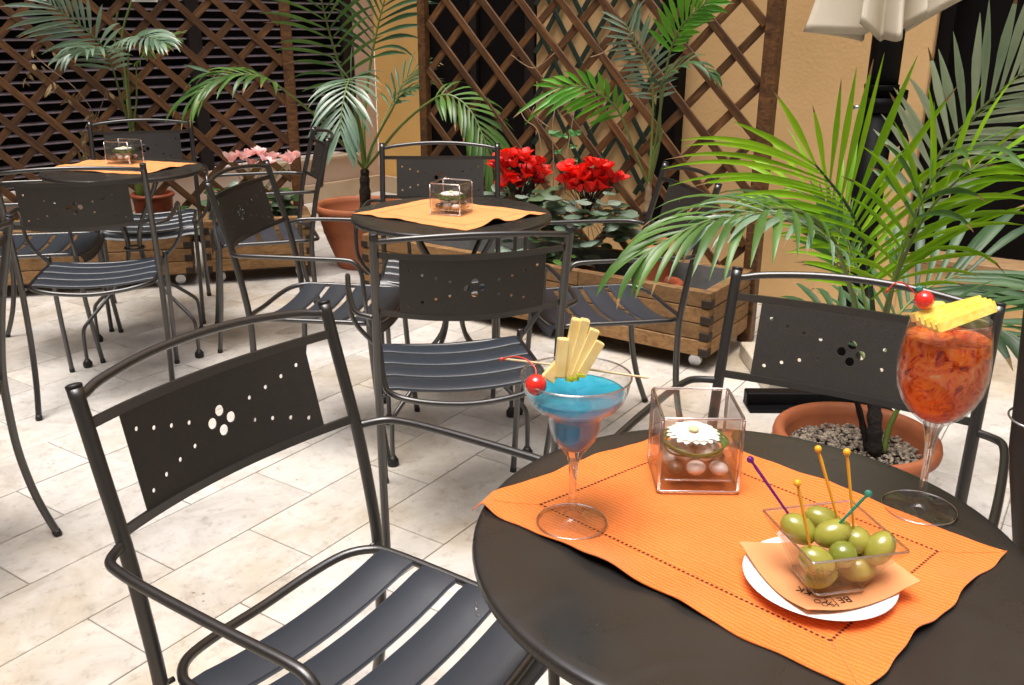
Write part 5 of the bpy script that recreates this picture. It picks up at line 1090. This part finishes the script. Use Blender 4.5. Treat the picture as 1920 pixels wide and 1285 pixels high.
# ---- cyclamens
def cyclamen(label, crown, centre, rx, rz_, nf, mat, leafmat, nleaf, lr, group, seed):
    rnd = random.Random(seed); root = thing('cyclamen', label, 'flower', group=group); crown = V(crown); centre = V(centre)
    spots = []
    for i in range(nf):
        for _ in range(50):
            a = rnd.uniform(0, 2*pi); q = sqrt(rnd.random()); p = centre+V((rx*q*cos(a), rnd.uniform(-.055, .05), rz_*q*sin(a)))
            if all((p-s).length > .027 for s in spots): break
        spots.append(p)
        mb = MB(); mb.tube(spline([crown+V((rnd.uniform(-.02, .02), rnd.uniform(-.02, .02), 0)), (crown+p)/2+V((rnd.uniform(-.015, .015), .01, .01)), p+V((0, 0, .006)), p], 4), .0016, 6); st = mb.build('flower_stalk', 'rust_pipe' if mat == 'petal_red' else 'stem_green', root)
        mb = MB(); npt = 5; ph = rnd.uniform(0, 6); tl = Euler((rnd.uniform(-.5, .5), rnd.uniform(-.5, .5), 0)).to_matrix(); sc_ = rnd.uniform(.92, 1.3)*(1.25 if mat == 'petal_pink' else 1)
        for k in range(npt+1):
            a = ph+2*pi*k/npt; o_ = V((cos(a), sin(a), 0)); s_ = V((-sin(a), cos(a), 0)); vs = []; fs = []; seg = 5; n_ = 4; tw = rnd.uniform(-.5, .5); fl = rnd.uniform(.45, 1.0)
            for i in range(seg+1):
                t = i/seg; w_ = .0165*sc_*(.25+.75*sin(min(1, t*1.5)*pi/2))*(1-.45*max(0, t-.75)/.25)
                c_ = o_*(.004+.030*fl*t**1.4)*sc_+V((0, 0, (.036*t-.010*t*t)*sc_))
                for j in range(n_+1):
                    u = j/n_*2-1; sv = (s_*cos(tw*t)+V((0, 0, 1))*sin(tw*t)); vs.append(p+tl@(c_+sv*w_*u+o_*(.004*(1-u*u)+.0022*sin(u*5+k)*t)*sc_+V((0, 0, .002*sin(u*6+k)*t))))
            for i in range(seg):
                for j in range(n_): q_ = i*(n_+1)+j; fs.append((q_, q_+n_+1, q_+n_+2, q_+1))
            mb.add(vs, fs, True)
        mb.build('flower', mat, root)
    for i in range(nleaf):
        a = rnd.uniform(0, 2*pi); q = .35+.75*sqrt(rnd.random()); p = crown+V((lr[0]*q*cos(a), lr[1]*q*sin(a), rnd.uniform(-.15, lr[2])*(1.15-q*.5)))
        if p.y > crown.y+.02 and rnd.random() < .4: continue
        r = rnd.uniform(.026, .046); out = (p-crown); out.z = 0; out = out.normalized(); n_ = (V((0, 0, 1))+out*rnd.uniform(.1, .9)+V((rnd.uniform(-.4, .4), rnd.uniform(-.6, .2), 0))).normalized(); F = frame(out, n_)
        mb = MB(); n = 14; vs = [p]; fs = []
        for g in (.5, 1):
            for k in range(n):
                t = 2*pi*k/n; rr = r*(1-.38*math.exp(-((t-pi)/.35)**2))*(1+.18*cos(t))*g*(1+.05*sin(5*t+i)); vs.append(p+F@V((rr*cos(t), rr*sin(t)*.95, -.25*r*g*g+.05*r*sin(3*t+i)*g+.14*r*abs(sin(t))*g)))
        for k in range(n): k2 = (k+1) % n; fs += [(0, 1+k, 1+k2), (1+k, 1+n+k, 1+n+k2, 1+k2)]
        mb.add(vs, fs, True); mb.tube([crown+V((0, 0, -.03)), (crown+p)/2+V((0, 0, .01)), p], .0013, 5)
        mb.build('leaf', rnd.choice((leafmat, 'leaf_cyclamen', 'leaf_silver')), root)
G_ = 'cyclamen plants in the troughs'
cyclamen('dense red cyclamen left of the pair, behind the table edge', (0.0438, 3.9700, 0.5155), (0.0238, 3.9500, 0.6651), .108, .072, 36, 'petal_red', 'leaf_silver', 95, (.15, .12, .13), G_, 2)
cyclamen('wide red cyclamen right of the pair, beside the small palm', (0.3164, 3.8500, 0.5004), (0.3225, 3.8200, 0.6552), .130, .060, 42, 'petal_red', 'leaf_silver', 120, (.19, .13, .15), G_, 5)
cyclamen('pale pink cyclamen in the short trough at the left', (-1.3929, 4.8000, 0.3522), (-1.3330, 4.7400, 0.5911), .190, .030, 10, 'petal_pink', 'leaf_mid', 100, (.22, .11, .13), G_, 9)
# hanging foliage and small pots in the trough
mb = MB()
for (u0, ty) in ((.9, 0), (1.25, 0)): pass
for cpos, lab in (((0.0559, 3.8600, 0.3380), 'low leafy cyclamen without flowers at the left of the long trough'), ((0.2260, 3.8000, 0.3533), 'yellowing low cyclamen foliage in the middle of the long trough'), ((-1.7577, 4.7000, 0.3271), 'low trailing green plant beside the small red pot')):
    cyclamen(lab, cpos, cpos, .01, .01, 0, 'petal_red', 'leaf_mid', 24, (.11, .09, .08), G_, int(cpos[0]*100)+50)
for c_, lab in (((.262, 3.80), 'plastic clay-coloured pot sunk in the long trough under the right cyclamen'), ((.02, 3.93), 'plastic clay-coloured pot sunk in the long trough under the left cyclamen'), ((.60, 3.56), 'clay pot sunk low in the right end of the long trough')):
    q = clay_pot('plant_pot', lab, c_, .095, .07, .125, .165, .1, 'terracotta_dark', .010, .02); soil_disc(q, .07, .14)
# ---- thin climbing shoots on the wide trellis
cl = thing('climbing_shoot', 'thin pale climbing shoots with a few fresh leaves above the red cyclamens', 'climber')
for P_ in ([(0.1642, 3.9000, 0.4476), (0.1749, 3.9200, 0.6522), (0.1676, 3.9500, 0.8507), (0.1758, 3.9700, 0.9372), (0.1479, 3.9800, 0.9976)], [(0.2059, 3.9000, 0.4478), (0.2299, 3.9500, 0.7163), (0.2568, 3.9800, 0.8925), (0.2781, 4.0000, 0.9903)], [(0.1301, 3.9500, 0.6473), (0.1098, 3.9800, 0.8249), (0.0523, 4.0000, 0.8785), (0.0292, 4.0200, 0.9212)], [(0.1727, 4.0000, 1.1520), (0.0850, 4.0500, 1.0894), (-0.0108, 4.0500, 1.1432)], [(0.4788, 3.8000, 1.2394), (0.3811, 3.8500, 1.1673), (0.3089, 3.8500, 1.1403)], [(0.1552, 3.9800, 0.8475), (0.0864, 4.0000, 0.9010), (0.0905, 4.0000, 0.9343)]):
    mb = MB(); mb.tube(spline(P_, 5), [.0028]+[.0022]*(5*(len(P_)-1)-1)+[.001], 6); mb.build('shoot', 'twig', cl)
for (u, a, r) in (((0.1750, 3.9000, 0.8318), 2.6, .03), ((0.2111, 3.9000, 0.8231), -.5, .022), ((0.2601, 3.9000, 0.8344), .5, .032), ((0.2549, 3.9000, 0.7791), .3, .018), ((0.1946, 3.9000, 0.7566), 3, .02), ((0.2587, 3.9000, 0.7234), 0, .018), ((0.2591, 3.9500, 0.9871), 0, .02), ((0.2227, 3.9000, 0.7120), 1, .024)):
    mb = MB(); n = 12; vs = [u]; 
    for k in range(n): t = 2*pi*k/n; rr = r*(.6+.4*abs(cos(1.5*(t-a)))); vs.append((u[0]+rr*cos(t), u[1]+random.uniform(-.006, .006), u[2]+rr*sin(t)*.6+.004*sin(3*t)))
    mb.add(vs, [(0, 1+k, 1+(k+1) % n) for k in range(n)]); mb.build('leaf', 'leaf_fresh', cl)
# ---- withered climber on the left trellis
wc = thing('withered_climber', 'withered brown climber with curled dry leaves on the left trellis', 'climber')
for P_ in ([(-2.0876, 4.5000, 0.5505), (-2.0584, 4.4500, 0.7372), (-2.0033, 4.4500, 0.8500), (-2.0736, 4.4500, 0.9724), (-2.1734, 4.4500, 1.0565), (-2.2491, 4.4500, 1.1278)], [(-2.0838, 4.5000, 0.6286), (-2.1153, 4.5000, 0.6800), (-2.1374, 4.5000, 0.7055)], [(-2.1715, 4.5000, 0.9811), (-2.2157, 4.5000, 0.9439), (-2.2194, 4.5000, 0.9686)], [(-2.0815, 4.5000, 0.7314), (-2.0166, 4.5000, 0.8203), (-1.9456, 4.5000, 0.9576)]):
    mb = MB(); mb.tube(spline(P_, 5), .0018, 6); mb.build('twig', 'twig', wc)
rnd = random.Random(3)
for (u, v) in ((0, 0),):
    pass
DL = [(-2.2407, 4.4300, 1.1472), (-2.1565, 4.4300, 1.1477), (-2.2312, 4.4300, 1.0857), (-2.3072, 4.4300, 1.0207), (-2.2701, 4.4300, 1.0329), (-2.1782, 4.4300, 1.0142), (-2.1754, 4.4300, 0.9852), (-2.1876, 4.4300, 0.9561), (-2.0669, 4.4300, 0.9567), (-1.9781, 4.4300, 0.8765), (-1.9943, 4.4300, 0.8518), (-2.0096, 4.4300, 0.8345), (-1.9034, 4.4300, 0.9575), (-2.0658, 4.4300, 0.7645), (-2.0543, 4.4300, 0.7396), (-2.1003, 4.4300, 0.6889), (-2.0791, 4.4300, 0.6764), (-2.0628, 4.4300, 0.6485), (-2.0981, 4.4300, 0.9176), (-1.9780, 4.4300, 0.7899)]
for p in DL:
    for q in range(2):
        R = Euler((rnd.uniform(-1, 1), rnd.uniform(-1, 1), rnd.uniform(0, 6))).to_matrix(); pp = V(p)+V((rnd.uniform(-.02, .02), rnd.uniform(-.02, .02), rnd.uniform(-.02, .02)))
        leaflet(pp, R@V((0, 0, -1)), R@V((0, -1, 0)), rnd.uniform(.03, .06), rnd.uniform(.016, .026), .5, 5).build('dry_leaf', 'dry_leaf', wc)

# ================================================================ PARASOL
um = thing('closed_parasol', 'closed cream parasol on a thick black mast behind the bright palm', 'parasol', (1.172, 3.0, 0))
mb = MB(); mb.tube([(0, 0, .05), (0, 0, 1.05)], .050, 24); mb.tube([(0, 0, 1.04), (0, 0, 2.4)], .048, 24); mb.build('mast', 'black_steel', um)
mb = MB(); mb.tube([(0, 0, 1.075), (0, 0, 1.09)], .053, 24); mb.tube([(0, 0, 1.005), (0, 0, 1.05)], .056, 24); mb.box((.066, -.01, 1.06), (.025, .03, .03), None, .003); mb.box((.05, -.03, .98), (.03, .05, .16), None, .006); mb.build('clamp', 'black_steel', um)
mb = MB(); mb.tube([(-.060, -.02, 1.02), (-.088, -.02, 1.02)], .0065, 12); mb.build('pin', 'steel', um)
mb = MB(); mb.tube(spline([(.06, -.03, .96), (.075, -.05, .92), (.075, -.055, .86), (.06, -.05, .82)], 5), .014, 10); mb.build('crank_handle', 'black_steel', um)
mb = MB(); nn = 160; rows = 26; vs = []; fs = []
FO = [(3.05, .205, .0, .17), (3.72, .125, .045, .15), (4.45, .165, .0, .26), (5.25, .135, .035, .18), (5.95, .185, .085, .16), (.5, .16, .09, .2), (1.3, .14, .03, .25), (2.2, .15, .04, .25)]
for i in range(rows+1):
    t = i/rows
    for k in range(nn):
        a = 2*pi*k/nn; r = .070; hz = 0
        for (fa, fr_, fz, fw) in FO:
            da = (a-fa+pi) % (2*pi)-pi; g_ = math.exp(-(da/(fw*(1+.3*t)))**2); r = max(r, .066+(fr_-.03)*g_*(1-t)**.55+.012*sin(9*a+i*.1)*(1-t)); hz += fz*g_
        r *= (1-.45*t); hem = 1.232+hz*.9+.014*sin(4*a+1)+.007*sin(11*a)+.045*max(0, cos(a))
        z = hem+(2.35-hem)*t**1.15; tw = .22*sin(2*a)*(1-t)
        vs.append((r*cos(a+tw)-.012, r*sin(a+tw), z))
for i in range(rows):
    for k in range(nn): k2 = (k+1) % nn; fs.append((i*nn+k, i*nn+k2, (i+1)*nn+k2, (i+1)*nn+k))
mb.add(vs, fs, True)
ins = [(v[0]*.93, v[1]*.93, v[2]+.004) for v in vs[:nn*6]]; o_ = len(mb.v); mb.add(ins, [(i*nn+k, (i+1)*nn+k, (i+1)*nn+(k+1) % nn, i*nn+(k+1) % nn) for i in range(5) for k in range(nn)], True)
for k in range(nn): mb.f.append((k, o_+k, o_+(k+1) % nn, (k+1) % nn)); mb.sm.append(False); mb.mi.append(0)
mb.build('folded_canopy', 'canvas', um)
mb = MB(); R = Rz(0); mb.box((-.10, -.04, .030), (.50, .05, .05), R, .004); mb.box((-.10, -.065, .006), (.50, .10, .008), R, .001); mb.box((0, .3, .085), (.06, .66, .035), R, .004); mb.build('base_cross', 'black_steel', um)
for i, (dx, dy) in enumerate(((-.16, .18), (.14, .18), (-.16, -.16), (.14, -.16))):
    pass
ms = MB(); ms.box((1.17, 3.24, .032), (.50, .44, .062), Rz(radians(0)), .004); o = ms.build('stone_slab', 'marble_slab'); tag(o, 'pale stone slab on the floor under the steel foot of the parasol', 'slab')
# ---- dark pipe at the right edge
pp = thing('dark_pipe', 'dark rusty pole with a wire tie at the lower right edge', 'pole')
mb = MB(); mb.tube([(1.0854, 1.6200, 0.2153), (1.0630, 1.6800, 0.4410), (1.0774, 1.7400, 0.6624), (1.0899, 1.8000, 0.9121)], .043, 24); mb.build('tube', 'rust_pipe', pp)
mb = MB(); c_ = V((1.0576, 1.6900, 0.5138)); mb.tube([c_+V((.046*cos(a), .046*sin(a), .006*sin(a))) for a in [2*pi*k/24 for k in range(24)]], .0022, 6, close=True); mb.tube([c_+V((-.015, -.047, 0)), c_+V((-.005, -.056, -.010)), c_+V((.004, -.05, -.004))], .002, 6); mb.build('wire_tie', 'steel', pp)
